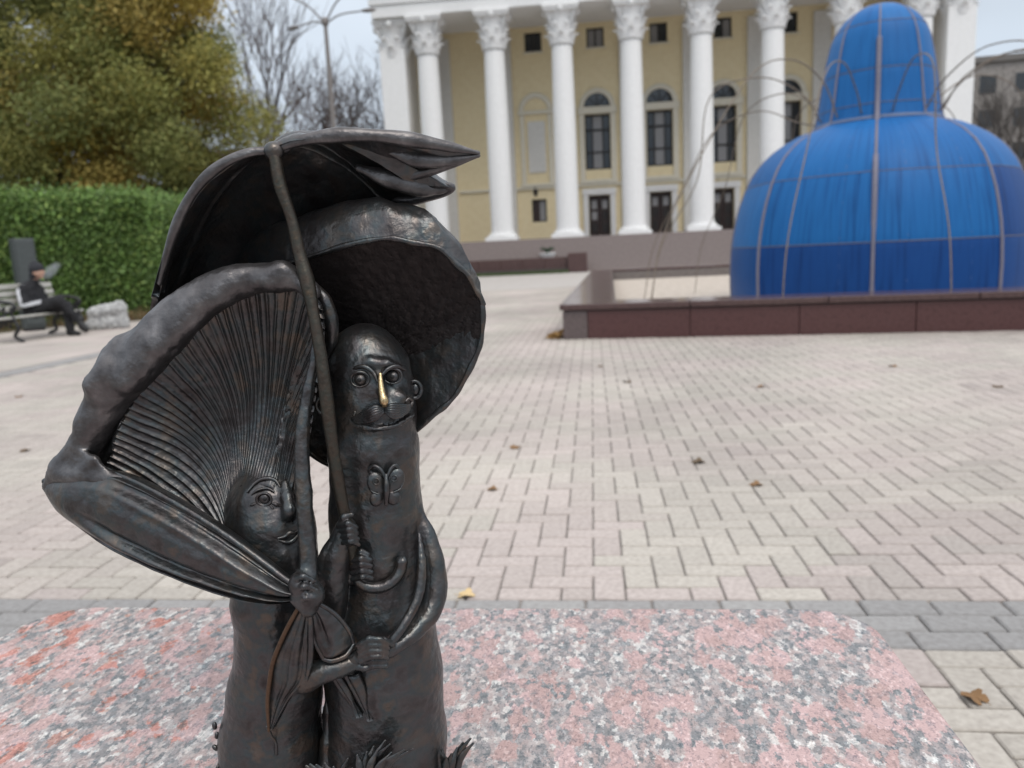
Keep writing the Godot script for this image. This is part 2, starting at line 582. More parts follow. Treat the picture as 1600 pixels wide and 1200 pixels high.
	f = Body.new(Vector3(0.0061, 0.1276, 0.0450), Vector3(0.0659, 0.1902, 0.0900), 0.0011)
	f.chain([[Vector3(0.0495, 0.1622, 0.0660), 9], [Vector3(0.0393, 0.1577, 0.0680), 11]], K, 0.004)
	for i in 4: f.chain([[Vector3(0.0430, 0.1644, 0.0740) + Vector3(0.0004 * i, -i * 0.0050, 0), 4.2], [Vector3(0.0341, 0.1688, 0.0790) + Vector3(0, -i * 0.0053, 0), 4.4], [Vector3(0.0237, 0.1641, 0.0760) + Vector3(0.0003 * i, -i * 0.0053, 0), 3.6]], K, 0.0009)
	f.chain([[Vector3(0.0505, 0.1679, 0.0700), 5.4], [Vector3(0.0454, 0.1755, 0.0770), 4.8], [Vector3(0.0393, 0.1769, 0.0800), 4]], K, 0.0012)
	skin.append(f.mesh(lumps, 0.0006))
	var man := put(root, "mushroom_man", solid(skin), br)
	tag(man, "stem figure with a moustache and a butterfly at the chest")
	# --- his hat: a puffy cap seen from below
	var rim := [Vector3(0.1436, 0.4568, 0.0120), Vector3(0.1412, 0.4266, 0.0080), Vector3(0.1298, 0.4002, 0.0040), Vector3(0.1120, 0.3723, 0.0000), Vector3(0.0916, 0.3554, -0.0040), Vector3(0.0609, 0.3298, -0.0140), Vector3(0.0181, 0.3096, -0.0220), Vector3(-0.0273, 0.3063, -0.0420), Vector3(-0.0776, 0.3455, -0.0740), Vector3(-0.1214, 0.3883, -0.0900), Vector3(-0.1346, 0.4424, -0.0880), Vector3(-0.0953, 0.4872, -0.0580), Vector3(-0.0280, 0.5041, -0.0080), Vector3(0.0262, 0.5128, 0.0250), Vector3(0.0580, 0.5199, 0.0300), Vector3(0.0851, 0.5165, 0.0290), Vector3(0.1085, 0.5073, 0.0260), Vector3(0.1282, 0.4904, 0.0200), Vector3(0.1384, 0.4753, 0.0160), Vector3(0.1436, 0.4568, 0.0120)]
	var deep := Vector3(0.0280, 0.3986, -0.0400)
	var back := Vector3(-0.0328, 0.4886, -0.1320)
	var rough := FastNoiseLite.new()
	rough.seed = 9
	rough.frequency = 60.0
	var wob := func(u: float) -> Vector3:
		return spline(rim, u) + Vector3(0.0007, 0.0010, 0) * (sin(u * 39.0) + 0.7 * sin(u * 83.0 + 1.0))
	var under := grid(150, 40, func(u: float, v: float):
		var e: Vector3 = wob.call(u)
		var p: Vector3 = deep.lerp(e, v)
		p.z += 0.012 * v * (1.0 - v) * 4.0 * -1.0
		p += Vector3(0, 0, 1) * (rough.get_noise_3dv(p * 1.6) * 0.0014 - 0.0022 * pow(maxf(rough.get_noise_3dv(p * 6.0), 0.0), 0.6))
		return p, true)
	var top := grid(110, 26, func(u: float, v: float):
		var e: Vector3 = wob.call(u)
		var p: Vector3 = e.lerp(back, v * v * 0.35 + v * 0.65)
		var outw := (e - Vector3(0.02, 0.35, 0.0)) * Vector3(1, 1, 0)
		var b := sin(PI * pow(v, 0.62))
		p += Vector3(0, 0.034, 0) * b * clampf(0.4 + (e.y - 0.32) * 7.0, 0.25, 1.0)
		p += (e - Vector3(0.0517, 0.4241, 0.0000)) * Vector3(1, 1, 0) * (0.10 * b)
		return p + Vector3.ONE * rough.get_noise_3dv(p * 0.6) * 0.0028, true)
	var lip := []
	var lipr := []
	for i in 121:
		lip.append(wob.call(i / 120.0))
		lipr.append(K * (4.2 + 1.2 * sin(i * 0.9) * sin(i * 0.37)))
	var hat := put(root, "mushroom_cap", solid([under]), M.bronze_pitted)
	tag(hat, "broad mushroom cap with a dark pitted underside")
	put(hat, "cap_top", solid([top]), br)
	put(hat, "cap_rim", solid([tube(lip, lipr, 9, -1)]), br)
	# --- features of his face
	for e in [[Vector3(0.0348, 0.3992, 0.0360), 0], [Vector3(0.0627, 0.3999, 0.0310), 0]]:
		var c: Vector3 = e[0]
		var eye := put(man, "eye", solid([lump(c, Vector3(9.6, 9, 9) * K, Basis(), 14)]), br)
		put(man, "pupil", solid([lump(c + Vector3(0.0002, 0.0003, 8.6 * K), Vector3(3, 3, 1.4) * K)]), M.bronze_dark)
		var lid := []
		for i in 25:
			var a := TAU * i / 24.0
			lid.append(c + Vector3(cos(a) * 13.0, sin(a) * 10.0 + (1.6 if sin(a) > 0 else 0.0), 3.8 - 1.4 * absf(cos(a))) * K)
		put(man, "eyelid", solid([tube(lid, [1.7 * K, 2.4 * K, 1.6 * K, 1.7 * K, 1.7 * K], 7, 48)]), br)
	put(man, "eyebrow", solid([tube([Vector3(0.0236, 0.4032, 0.0290), Vector3(0.0315, 0.4094, 0.0350), Vector3(0.0400, 0.4105, 0.0380), Vector3(0.0470, 0.4053, 0.0390), Vector3(0.0506, 0.3975, 0.0410)], [1.6 * K, 3.4 * K, 3.6 * K, 3 * K, 2 * K], 8)]), br)
	put(man, "eyebrow", solid([tube([Vector3(0.0553, 0.4034, 0.0400), Vector3(0.0602, 0.4077, 0.0370), Vector3(0.0670, 0.4091, 0.0330), Vector3(0.0735, 0.4042, 0.0250)], [2 * K, 3.2 * K, 3.4 * K, 1.6 * K], 8)]), br)
	var nose := put(man, "nose", solid([tube([Vector3(0.0532, 0.4040, 0.0400), Vector3(0.0536, 0.3955, 0.0430), Vector3(0.0546, 0.3875, 0.0460), Vector3(0.0561, 0.3816, 0.0480), Vector3(0.0560, 0.3773, 0.0460)], [2.6 * K, 4.2 * K, 5.2 * K, 6.8 * K, 4.2 * K], 12)]), M.gold)
	tag(nose, "nose rubbed to bright gold")
	var st := []
	for i in 6:
		var q := (i - 2.5)
		st.append(tube([Vector3(0.0543, 0.3730, 0.0440) + Vector3(0, 0.0008 * q, 0), Vector3(0.0472, 0.3709, 0.0460) + Vector3(0, 0.0021 * q, 0.0022 - 0.0005 * absf(q)), Vector3(0.0375, 0.3668, 0.0430) + Vector3(0, 0.0019 * q, 0), Vector3(0.0286, 0.3641, 0.0390) + Vector3(0, 0.0009 * q, 0), Vector3(0.0229, 0.3658, 0.0350)], [2.2 * K, 3.3 * K, 3.2 * K, 2.6 * K, 2.0 * K], 7, 16))
	st.append(tube([Vector3(0.0229, 0.3652, 0.0350), Vector3(0.0207, 0.3691, 0.0340), Vector3(0.0243, 0.3728, 0.0360), Vector3(0.0285, 0.3713, 0.0380), Vector3(0.0273, 0.3681, 0.0390)], [3 * K, 3 * K, 2.8 * K, 2.4 * K, 2 * K], 7, 20))
	for i in 6:
		var q := (i - 2.5)
		st.append(tube([Vector3(0.0560, 0.3729, 0.0440) + Vector3(0, 0.0008 * q, 0), Vector3(0.0620, 0.3715, 0.0440) + Vector3(0, 0.0021 * q, 0.0022 - 0.0005 * absf(q)), Vector3(0.0675, 0.3702, 0.0360) + Vector3(0, 0.0019 * q, 0), Vector3(0.0734, 0.3708, 0.0290) + Vector3(0, 0.0009 * q, 0), Vector3(0.0764, 0.3738, 0.0240)], [2.2 * K, 3.3 * K, 3.2 * K, 2.6 * K, 2.0 * K], 7, 16))
	st.append(tube([Vector3(0.0759, 0.3722, 0.0250), Vector3(0.0770, 0.3753, 0.0230), Vector3(0.0748, 0.3785, 0.0270), Vector3(0.0723, 0.3769, 0.0300)], [3 * K, 3 * K, 2.8 * K, 2.2 * K], 7, 16))
	put(man, "moustache", solid(st), br)
	for e in [[Vector3(0.0776, 0.3830, 0.0040), 1.0], [Vector3(-0.0049, 0.3742, 0.0120), -1.0]]:
		var c: Vector3 = e[0]
		var s: float = e[1]
		var ring := []
		for i in 13:
			var a := -2.2 + 4.4 * i / 12.0
			ring.append(c + Vector3(s * cos(a) * 10.0, sin(a) * 13.0, -s * cos(a) * 2.0 + 4.0) * K)
		put(man, "ear", solid([tube(ring, [2.6 * K, 3.4 * K, 2.6 * K], 8, 30), lump(c + Vector3(s * 1.0, 0, 0) * K, Vector3(7, 10, 6) * K)]), br)
	# the butterfly
	var wings := []
	for w in [[Vector3(0.0439, 0.3068, 0.0450), 14, 19, 0.35], [Vector3(0.0592, 0.3072, 0.0410), 14, 20, -0.35], [Vector3(0.0425, 0.2937, 0.0460), 10, 12, -0.3], [Vector3(0.0566, 0.2929, 0.0420), 11, 12, 0.3]]:
		var turn := Basis(Vector3(0, 1, 0), 0.3) * Basis(Vector3(0, 0, 1), w[3])
		wings.append(lump(w[0], Vector3(w[1], w[2], 6.5) * K, turn, 20))
	var fly := put(man, "butterfly", solid(wings), br)
	tag(fly, "little butterfly worn as a bow tie")
	var bits := [tube([Vector3(0.0525, 0.3149, 0.0460), Vector3(0.0528, 0.3041, 0.0490), Vector3(0.0509, 0.2886, 0.0480)], [3 * K, 4.6 * K, 2.6 * K], 8)]
	bits.append(tube([Vector3(0.0518, 0.3126, 0.0460), Vector3(0.0479, 0.3204, 0.0460), Vector3(0.0423, 0.3233, 0.0450), Vector3(0.0377, 0.3194, 0.0430), Vector3(0.0397, 0.3158, 0.0430)], [2.6 * K, 2.8 * K, 3 * K, 3.2 * K, 2.8 * K], 7, 24))
	bits.append(tube([Vector3(0.0536, 0.3137, 0.0460), Vector3(0.0571, 0.3199, 0.0440), Vector3(0.0604, 0.3221, 0.0420), Vector3(0.0625, 0.3182, 0.0390)], [2.6 * K, 2.8 * K, 3 * K, 3.2 * K], 7, 20))
	for c in [Vector3(0.0444, 0.3106, 0.0500), Vector3(0.0596, 0.3116, 0.0460)]:
		var ring := []
		for i in 13: ring.append(c + Vector3(cos(TAU * i / 12.0) * 4.6, sin(TAU * i / 12.0) * 4.6, 0.6) * K)
		bits.append(tube(ring, [1.3 * K, 1.3 * K], 6, 24))
	bits.append(tube([Vector3(0.0383, 0.3112, 0.0470), Vector3(0.0389, 0.3021, 0.0480), Vector3(0.0445, 0.2987, 0.0490)], [1.6 * K, 1.6 * K, 1.4 * K], 6))
	bits.append(tube([Vector3(0.0661, 0.3113, 0.0400), Vector3(0.0646, 0.3014, 0.0420), Vector3(0.0585, 0.2985, 0.0450)], [1.6 * K, 1.6 * K, 1.4 * K], 6))
	put(man, "feelers", solid(bits), br)

	# --- the mushroom woman: stem, face and arm
	f = Body.new(Vector3(-0.1810, -0.0818, -0.0300), Vector3(0.0837, 0.3580, 0.1050), 0.0021)
	f.chain([[Vector3(-0.0923, -0.0174, 0.0150), 80], [Vector3(-0.0839, 0.0484, 0.0150), 78], [Vector3(-0.0748, 0.0967, 0.0170), 71], [Vector3(-0.0644, 0.1509, 0.0200), 64], [Vector3(-0.0642, 0.1906, 0.0220), 63], [Vector3(-0.0587, 0.2292, 0.0240), 58], [Vector3(-0.0574, 0.2664, 0.0240), 56], [Vector3(-0.0590, 0.2859, 0.0180), 52], [Vector3(-0.0615, 0.2976, 0.0100), 46]], K, 0.008)
	f.chain([[Vector3(-0.0727, 0.2746, 0.0100), 56], [Vector3(-0.0653, 0.2467, 0.0200), 62], [Vector3(-0.0548, 0.2199, 0.0320), 50]], K, 0.012, Vector3.BACK, 1.45)
	f.chain([[Vector3(-0.0496, 0.2916, 0.0180), 34], [Vector3(-0.0462, 0.2611, 0.0280), 36], [Vector3(-0.0437, 0.2326, 0.0340), 36]], K, 0.012, Vector3.BACK, 1.25)
	f.chain([[Vector3(-0.0386, 0.3111, 0.0380), 3.5], [Vector3(-0.0355, 0.2990, 0.0450), 5], [Vector3(-0.0328, 0.2888, 0.0520), 7], [Vector3(-0.0355, 0.2837, 0.0520), 5]], K, 0.008)    # nose
	f.chain([[Vector3(-0.0412, 0.2476, 0.0500), 9], [Vector3(-0.0382, 0.2438, 0.0500), 8]], K, 0.012)                  # chin
	f.limb([[Vector3(-0.0313, 0.1355, 0.0660), 20], [Vector3(-0.0130, 0.1478, 0.0760), 17], [Vector3(0.0037, 0.1507, 0.0740), 15], [Vector3(0.0201, 0.1549, 0.0700), 12], [Vector3(0.0307, 0.1604, 0.0700), 11]], K, 0.006)
	var face := func(p: Vector3, out: float) -> Vector3: return Vector3(p.x, p.y, f.front(p.x, p.y) + out * K)
	var eye_c: Vector3 = face.call(Vector3(-0.0550, 0.2991, 0.0460), 0.0)
	var brow1 := [Vector3(-0.0714, 0.3046, 0.0460), Vector3(-0.0644, 0.3118, 0.0460), Vector3(-0.0563, 0.3144, 0.0460), Vector3(-0.0480, 0.3128, 0.0460), Vector3(-0.0429, 0.3073, 0.0460)].map(func(p): return face.call(p, 0.8))
	var brow2 := [Vector3(-0.0671, 0.3026, 0.0460), Vector3(-0.0616, 0.3064, 0.0460), Vector3(-0.0536, 0.3072, 0.0460), Vector3(-0.0471, 0.3046, 0.0460)].map(func(p): return face.call(p, 0.6))
	var lip1 := [Vector3(-0.0437, 0.2657, 0.0550), Vector3(-0.0380, 0.2660, 0.0550), Vector3(-0.0344, 0.2688, 0.0550), Vector3(-0.0312, 0.2675, 0.0550), Vector3(-0.0265, 0.2696, 0.0550)].map(func(p): return face.call(p, 1.2))
	var lip2 := [Vector3(-0.0433, 0.2639, 0.0550), Vector3(-0.0380, 0.2607, 0.0550), Vector3(-0.0329, 0.2605, 0.0550), Vector3(-0.0267, 0.2667, 0.0550)].map(func(p): return face.call(p, 1.2))
	var brow_line := []
	for q in [Vector3(-0.0848, 0.2107, 0.0000), Vector3(-0.0965, 0.2404, 0.0000), Vector3(-0.1002, 0.2630, 0.0000), Vector3(-0.0994, 0.2819, 0.0000), Vector3(-0.0945, 0.2943, 0.0000), Vector3(-0.0863, 0.3033, 0.0000), Vector3(-0.0780, 0.3078, 0.0000), Vector3(-0.0693, 0.3099, 0.0000), Vector3(-0.0609, 0.3101, 0.0000), Vector3(-0.0544, 0.3086, 0.0000), Vector3(-0.0498, 0.3065, 0.0000), Vector3(-0.0461, 0.3013, 0.0000), Vector3(-0.0432, 0.2936, 0.0000), Vector3(-0.0415, 0.2791, 0.0000)]:
		brow_line.append(Vector3(q.x, q.y, f.front(q.x, q.y) - 0.0012))
	var her := [f.mesh(lumps, 0.0006)]
	f = Body.new(Vector3(-0.0007, 0.1245, 0.0500), Vector3(0.0623, 0.1955, 0.1000), 0.0011)
	f.chain([[Vector3(0.0161, 0.1562, 0.0720), 11], [Vector3(0.0248, 0.1617, 0.0740), 11]], K, 0.004)
	for i in 4: f.chain([[Vector3(0.0233, 0.1730, 0.0790) + Vector3(0.0004 * i, -0.0050 * i, 0), 4.6], [Vector3(0.0342, 0.1810, 0.0840) + Vector3(0.0004 * i, -0.0054 * i, 0), 4.5], [Vector3(0.0431, 0.1789, 0.0820) + Vector3(-0.0004 * i, -0.0052 * i, 0), 4.2], [Vector3(0.0489, 0.1718, 0.0760) + Vector3(-0.0008 * i, -0.0046 * i, 0), 3.5]], K, 0.0009)
	f.chain([[Vector3(0.0161, 0.1513, 0.0740), 6], [Vector3(0.0270, 0.1512, 0.0780), 5], [Vector3(0.0356, 0.1520, 0.0760), 4]], K, 0.0012)
	her.append(f.mesh(lumps, 0.0006))
	var woman := put(root, "mushroom_woman", solid(her), br)
	tag(woman, "stem figure with a face looking to the right")
	put(woman, "eye", solid([lump(eye_c, Vector3(8, 8, 4.5) * K, Basis(), 12)]), br)
	put(woman, "pupil", solid([lump(eye_c + Vector3(2, 1, 4) * K, Vector3(2.8, 2.8, 1.6) * K)]), M.bronze_dark)
	var ring2 := []
	for i in 25: ring2.append(eye_c + Vector3(cos(TAU * i / 24.0) * 10.5, sin(TAU * i / 24.0) * 9.5, 1.5) * K)
	put(woman, "eyelid", solid([tube(ring2, [1.8 * K, 2.4 * K, 1.8 * K], 7, 40)]), br)
	put(woman, "eyebrow", solid([tube(brow1, [1.5 * K, 3 * K, 3.4 * K, 3 * K, 1.5 * K], 8)]), br)
	put(woman, "eyebrow", solid([tube(brow2, [1.2 * K, 2.2 * K, 2.4 * K, 1.4 * K], 8)]), br)
	var lash := []
	for i in 6:
		var a := deg_to_rad(205.0 + i * 25.0)
		lash.append(tube([eye_c + Vector3(cos(a) * 13, sin(a) * 12, 1) * K, eye_c + Vector3(cos(a) * 19, sin(a) * 18, 0.6) * K, eye_c + Vector3(cos(a) * 25, sin(a) * 24, -0.5) * K], [1.8 * K, 3.0 * K, 1.4 * K], 7))
	put(woman, "eyelashes", solid(lash), br)
	put(woman, "lip", solid([tube(lip1, [1.4 * K, 3.0 * K, 3.4 * K, 3.2 * K, 1.4 * K], 8)]), br)
	put(woman, "lip", solid([tube(lip2, [1.4 * K, 3.4 * K, 4.0 * K, 1.6 * K], 8)]), br)

	# --- her cap turned up into a bonnet: gills inside, a thick rolled rim, the scarf round it
	var outer := [Vector3(-0.2292, 0.3040, 0.0100), Vector3(-0.1997, 0.3364, 0.0220), Vector3(-0.1913, 0.3573, 0.0240), Vector3(-0.1734, 0.3846, 0.0240), Vector3(-0.1462, 0.4164, 0.0250), Vector3(-0.1147, 0.4476, 0.0280), Vector3(-0.0836, 0.4686, 0.0300), Vector3(-0.0537, 0.4795, 0.0330), Vector3(-0.0261, 0.4827, 0.0360), Vector3(-0.0034, 0.4796, 0.0400), Vector3(0.0047, 0.4668, 0.0420), Vector3(0.0060, 0.4451, 0.0440), Vector3(0.0013, 0.4180, 0.0460), Vector3(-0.0063, 0.3880, 0.0480), Vector3(-0.0127, 0.3579, 0.0510)]
	var inner := brow_line
	var wave := FastNoiseLite.new()
	wave.seed = 3
	wave.frequency = 1.0
	var gills := 50.0
	var gill_at := func(u: float, v: float) -> Vector3:
		var a: Vector3 = spline(inner, u)
		var b: Vector3 = spline(outer, u)
		var p := a.lerp(b, v)
		p.z -= 0.030 * sin(PI * pow(v, 0.8)) * (0.35 + 0.65 * sin(PI * u))
		var bend := sin(PI * v) * 0.014
		p += Vector3(-(b - a).y, (b - a).x, 0).normalized() * bend * (cos(PI * u) * -1.0) * smoothstep(0.0, 0.2, u) * smoothstep(1.0, 0.82, u)
		return p
	var run := [0.0]        # how far along the rim each gill starts, so that they stay evenly spaced
	for i in 200: run.append(run[-1] + (spline(outer, (i + 1) / 200.0) - spline(outer, i / 200.0)).length() + 0.5 * (spline(inner, (i + 1) / 200.0) - spline(inner, i / 200.0)).length())
	var sheet := grid(int(gills) * 12, 70, func(u: float, v: float):
		var p: Vector3 = gill_at.call(u, v)
		var s = lerpf(run[int(u * 199.99)], run[int(u * 199.99) + 1], u * 199.99 - int(u * 199.99)) / run[200] * gills + 0.45 * wave.get_noise_2d(u * 7.0, v * 1.0) + 0.12 * sin(v * 3.0 + u * 20.0)
		var ridge := 1.0 - absf(sin(PI * s))
		ridge = pow(ridge, 1.3) - 0.4
		var amp := 0.0033 * smoothstep(0.0, 0.10, v) * (0.35 + 0.65 * v) * (0.75 + 0.5 * wave.get_noise_2d(u * 30.0, v * 1.0 + 40.0))
		p.z += ridge * amp
		return p)
	var gl := put(root, "gills", solid([shell(sheet, -0.004)]), br)
	tag(gl, "fan of fine gills inside the tilted cap")
	f = Body.new(Vector3(-0.3921, 0.1101, -0.1100), Vector3(0.0532, 0.5050, 0.0700), 0.0024)
	f.limb([[Vector3(-0.2689, 0.3084, 0.0040), 11], [Vector3(-0.2471, 0.3288, 0.0100), 18], [Vector3(-0.2219, 0.3509, 0.0160), 23], [Vector3(-0.2081, 0.3717, 0.0190), 28], [Vector3(-0.1882, 0.3964, 0.0210), 31], [Vector3(-0.1647, 0.4210, 0.0230), 32], [Vector3(-0.1387, 0.4450, 0.0250), 33], [Vector3(-0.1116, 0.4675, 0.0270), 30], [Vector3(-0.0847, 0.4824, 0.0290), 26], [Vector3(-0.0555, 0.4899, 0.0310), 22], [Vector3(-0.0267, 0.4903, 0.0350), 18], [Vector3(-0.0063, 0.4835, 0.0400), 12], [Vector3(0.0028, 0.4763, 0.0440), 8]], K, 0.008)
	for q in [[Vector3(-0.1956, 0.4066, 0.0380), 14], [Vector3(-0.1485, 0.4268, 0.0380), 17], [Vector3(-0.1629, 0.4065, 0.0400), 14], [Vector3(-0.1272, 0.4394, 0.0400), 13], [Vector3(-0.1037, 0.4614, 0.0400), 14], [Vector3(-0.0773, 0.4777, 0.0400), 11], [Vector3(-0.0314, 0.4876, 0.0440), 9], [Vector3(-0.1855, 0.4264, 0.0220), 16]]:
		f.bar(q[0], q[0] + Vector3(0.010, 0.010, 0), q[1] * K, q[1] * K * 0.9, 0.016)
	# the stretch folds where the rim runs into the scarf
	for i in 5: f.chain([[Vector3(-0.2471, 0.3219, 0.0200) + Vector3(i * 0.006, 0.006 * i, 0.002 * i), 5], [Vector3(-0.2286, 0.3227, 0.0300) + Vector3(i * 0.006, 0.004 * i, 0.002 * i), 6], [Vector3(-0.2084, 0.3288, 0.0360) + Vector3(i * 0.005, -0.002 * i, 0.001 * i), 4]], K, 0.004)
	f.limb([[Vector3(-0.2450, 0.3194, 0.0160), 14], [Vector3(-0.2080, 0.3229, 0.0340), 13], [Vector3(-0.1735, 0.3165, 0.0420), 9], [Vector3(-0.1382, 0.3013, 0.0530), 6]], K, 0.010)
	# outside of the bell behind the gills
	f.chain([[Vector3(-0.2472, 0.3190, -0.0050), 20], [Vector3(-0.2094, 0.3385, -0.0320), 40], [Vector3(-0.1598, 0.3881, -0.0620), 55], [Vector3(-0.0996, 0.4236, -0.0660), 58], [Vector3(-0.0492, 0.4356, -0.0500), 45]], K, 0.02)
	f.chain([[Vector3(-0.2094, 0.3385, -0.0320), 40], [Vector3(-0.1568, 0.2815, -0.0400), 55], [Vector3(-0.0939, 0.2239, -0.0250), 62]], K, 0.02)
	f.chain([[Vector3(-0.0996, 0.4236, -0.0660), 58], [Vector3(-0.0904, 0.3306, -0.0680), 66], [Vector3(-0.0821, 0.2462, -0.0350), 66]], K, 0.02)
	var hood := put(root, "bonnet_rim", solid([f.mesh(lumps, 0.0016)]), M.bronze_worn_sheen)  # paler tint carries painted sky sheen as well as wear
	tag(hood, "thick rolled rim of the tilted cap, paler with sky sheen painted in and some wear")
	# headscarf: bundle from the far tip to the knot
	var up := [Vector3(-0.2731, 0.3123, 0.0040), Vector3(-0.2343, 0.3219, 0.0220), Vector3(-0.1990, 0.3260, 0.0340), Vector3(-0.1720, 0.3206, 0.0440), Vector3(-0.1314, 0.3032, 0.0580), Vector3(-0.0931, 0.2825, 0.0700), Vector3(-0.0592, 0.2606, 0.0800), Vector3(-0.0323, 0.2400, 0.0860), Vector3(-0.0165, 0.2298, 0.0880)]
	var low := [Vector3(-0.2760, 0.3050, 0.0040), Vector3(-0.2579, 0.2869, 0.0140), Vector3(-0.2293, 0.2699, 0.0240), Vector3(-0.1960, 0.2545, 0.0360), Vector3(-0.1538, 0.2399, 0.0500), Vector3(-0.1161, 0.2289, 0.0620), Vector3(-0.0790, 0.2207, 0.0740), Vector3(-0.0464, 0.2181, 0.0820), Vector3(-0.0177, 0.2218, 0.0880)]
	var fold := [[0.02, 0.07, 0.0050], [0.14, 0.05, -0.0030], [0.24, 0.035, -0.0034], [0.31, 0.05, 0.0036], [0.42, 0.10, 0.0024], [0.58, 0.035, -0.0060], [0.66, 0.05, 0.0060], [0.80, 0.045, -0.0050], [0.90, 0.05, 0.0040]]
	var bundle := grid(90, 110, func(u: float, v: float):
		var a: Vector3 = spline(up, v)
		var b: Vector3 = spline(low, v)
		var front: bool = u <= 0.62
		var w: float = u / 0.62 if front else 1.0 - (u - 0.62) / 0.38
		var p: Vector3 = a.lerp(b, 0.5 - 0.5 * cos(PI * w))
		var span := a.distance_to(b)
		var q := sin(PI * w)
		if front:
			p.z += span * 0.30 * q
			for k in fold:
				var c: float = k[0] + 0.05 * sin(v * 5.0 + k[0] * 9.0)
				p.z += k[2] * exp(-pow((w - c) / k[1], 2.0)) * smoothstep(0.12, 0.5, v)
			p.z += 0.0012 * lumps.get_noise_3dv(p * 0.7)
		else:
			p.z -= (span * 0.45 + 0.012) * q
		return p, true)
	var scarf := put(root, "headscarf", solid([bundle]), br)
	tag(scarf, "headscarf tied in a knot under her chin")
	put(scarf, "hem", solid([tube(up, [5 * K, 4.5 * K, 5 * K, 5.5 * K, 5 * K], 8, 60)]), br)
	f = Body.new(Vector3(-0.0969, 0.0525, 0.0200), Vector3(0.0341, 0.4676, 0.1150), 0.0021)
	f.limb([[Vector3(-0.0135, 0.2319, 0.0840), 11], [Vector3(-0.0135, 0.2552, 0.0780), 11], [Vector3(-0.0137, 0.2823, 0.0740), 11], [Vector3(-0.0139, 0.3094, 0.0700), 11], [Vector3(-0.0141, 0.3414, 0.0640), 10], [Vector3(-0.0122, 0.3679, 0.0580), 9], [Vector3(-0.0067, 0.3945, 0.0530), 8], [Vector3(0.0002, 0.4212, 0.0490), 7], [Vector3(0.0051, 0.4481, 0.0460), 6]], K, 0.004)
	f.chain([[Vector3(-0.0120, 0.2291, 0.0780), 6], [Vector3(-0.0114, 0.2527, 0.0720), 6], [Vector3(-0.0116, 0.2800, 0.0680), 6], [Vector3(-0.0123, 0.3074, 0.0640), 6], [Vector3(-0.0120, 0.3403, 0.0600), 5]], K, 0.002)
	f.bar(Vector3(-0.0180, 0.2365, 0.0900), Vector3(-0.0098, 0.2267, 0.0920), 17 * K, 19 * K, 0.005)
	f.bar(Vector3(-0.0213, 0.2241, 0.0900), Vector3(-0.0134, 0.2156, 0.0900), 12 * K, 14 * K, 0.005)
	for q in [[458, 903, 490, 905, 4], [462, 920, 494, 915, 4.5], [466, 930, 497, 930, 4], [472, 902, 478, 950, 4.5], [488, 902, 492, 945, 4]]: pass
	f.chain([[Vector3(-0.0218, 0.2425, 0.0940), 4.5], [Vector3(-0.0120, 0.2478, 0.1010), 5], [Vector3(-0.0048, 0.2417, 0.0980), 4]], K, 0.002)
	f.chain([[Vector3(-0.0215, 0.2337, 0.0960), 4.5], [Vector3(-0.0105, 0.2406, 0.1050), 5], [Vector3(-0.0034, 0.2337, 0.0980), 4]], K, 0.002)
	f.chain([[Vector3(-0.0208, 0.2235, 0.0960), 4], [Vector3(-0.0107, 0.2301, 0.1040), 5], [Vector3(-0.0042, 0.2247, 0.0980), 4]], K, 0.002)
	put(scarf, "knot", solid([f.mesh(lumps, 0.0012)]), br)
	var tails := []
	# left tail: a hanging flap
	var tl := [Vector3(-0.0210, 0.2160, 0.0900), Vector3(-0.0369, 0.1923, 0.0840), Vector3(-0.0517, 0.1660, 0.0780), Vector3(-0.0588, 0.1398, 0.0740), Vector3(-0.0624, 0.1178, 0.0730), Vector3(-0.0639, 0.0936, 0.0740)]
	var tr := [Vector3(-0.0125, 0.2144, 0.0900), Vector3(-0.0155, 0.1922, 0.0860), Vector3(-0.0187, 0.1677, 0.0840), Vector3(-0.0240, 0.1458, 0.0820), Vector3(-0.0429, 0.1230, 0.0780), Vector3(-0.0618, 0.0923, 0.0740)]
	tails.append(shell(grid(24, 40, func(u: float, v: float):
		var p: Vector3 = spline(tl, v).lerp(spline(tr, v), u)
		p.z += 0.007 * sin(PI * u) * sin(PI * minf(v * 1.3, 1.0)) - 0.0035 * exp(-pow((u - 0.45) / 0.08, 2.0)) * sin(PI * v) - 0.003 * exp(-pow((u - 0.8) / 0.06, 2.0)) * sin(PI * v)
		return p), 0.004))
	var rusty := tube([Vector3(-0.0215, 0.2159, 0.0920), Vector3(-0.0350, 0.1942, 0.0880), Vector3(-0.0503, 0.1646, 0.0810), Vector3(-0.0578, 0.1409, 0.0770), Vector3(-0.0619, 0.1197, 0.0760), Vector3(-0.0633, 0.0937, 0.0760)], [3 * K, 3.4 * K, 3.6 * K, 3.4 * K, 3 * K, 2 * K], 8)
	tails.append(tube([Vector3(-0.0119, 0.2154, 0.0920), Vector3(-0.0135, 0.1913, 0.0900), Vector3(-0.0170, 0.1663, 0.0870), Vector3(-0.0229, 0.1457, 0.0840)], [3.5 * K, 4 * K, 4 * K, 2.5 * K], 8))
	tails.append(tube([Vector3(-0.0648, 0.0968, 0.0740), Vector3(-0.0637, 0.0846, 0.0700), Vector3(-0.0618, 0.0755, 0.0660), Vector3(-0.0638, 0.0612, 0.0620)], [3 * K, 2.4 * K, 2.2 * K, 3 * K], 7))
	# right tail: a leaf-like flap over the sleeve
	var rl := [Vector3(-0.0111, 0.2178, 0.0900), Vector3(-0.0130, 0.2019, 0.0880), Vector3(-0.0130, 0.1833, 0.0860), Vector3(-0.0064, 0.1641, 0.0840)]
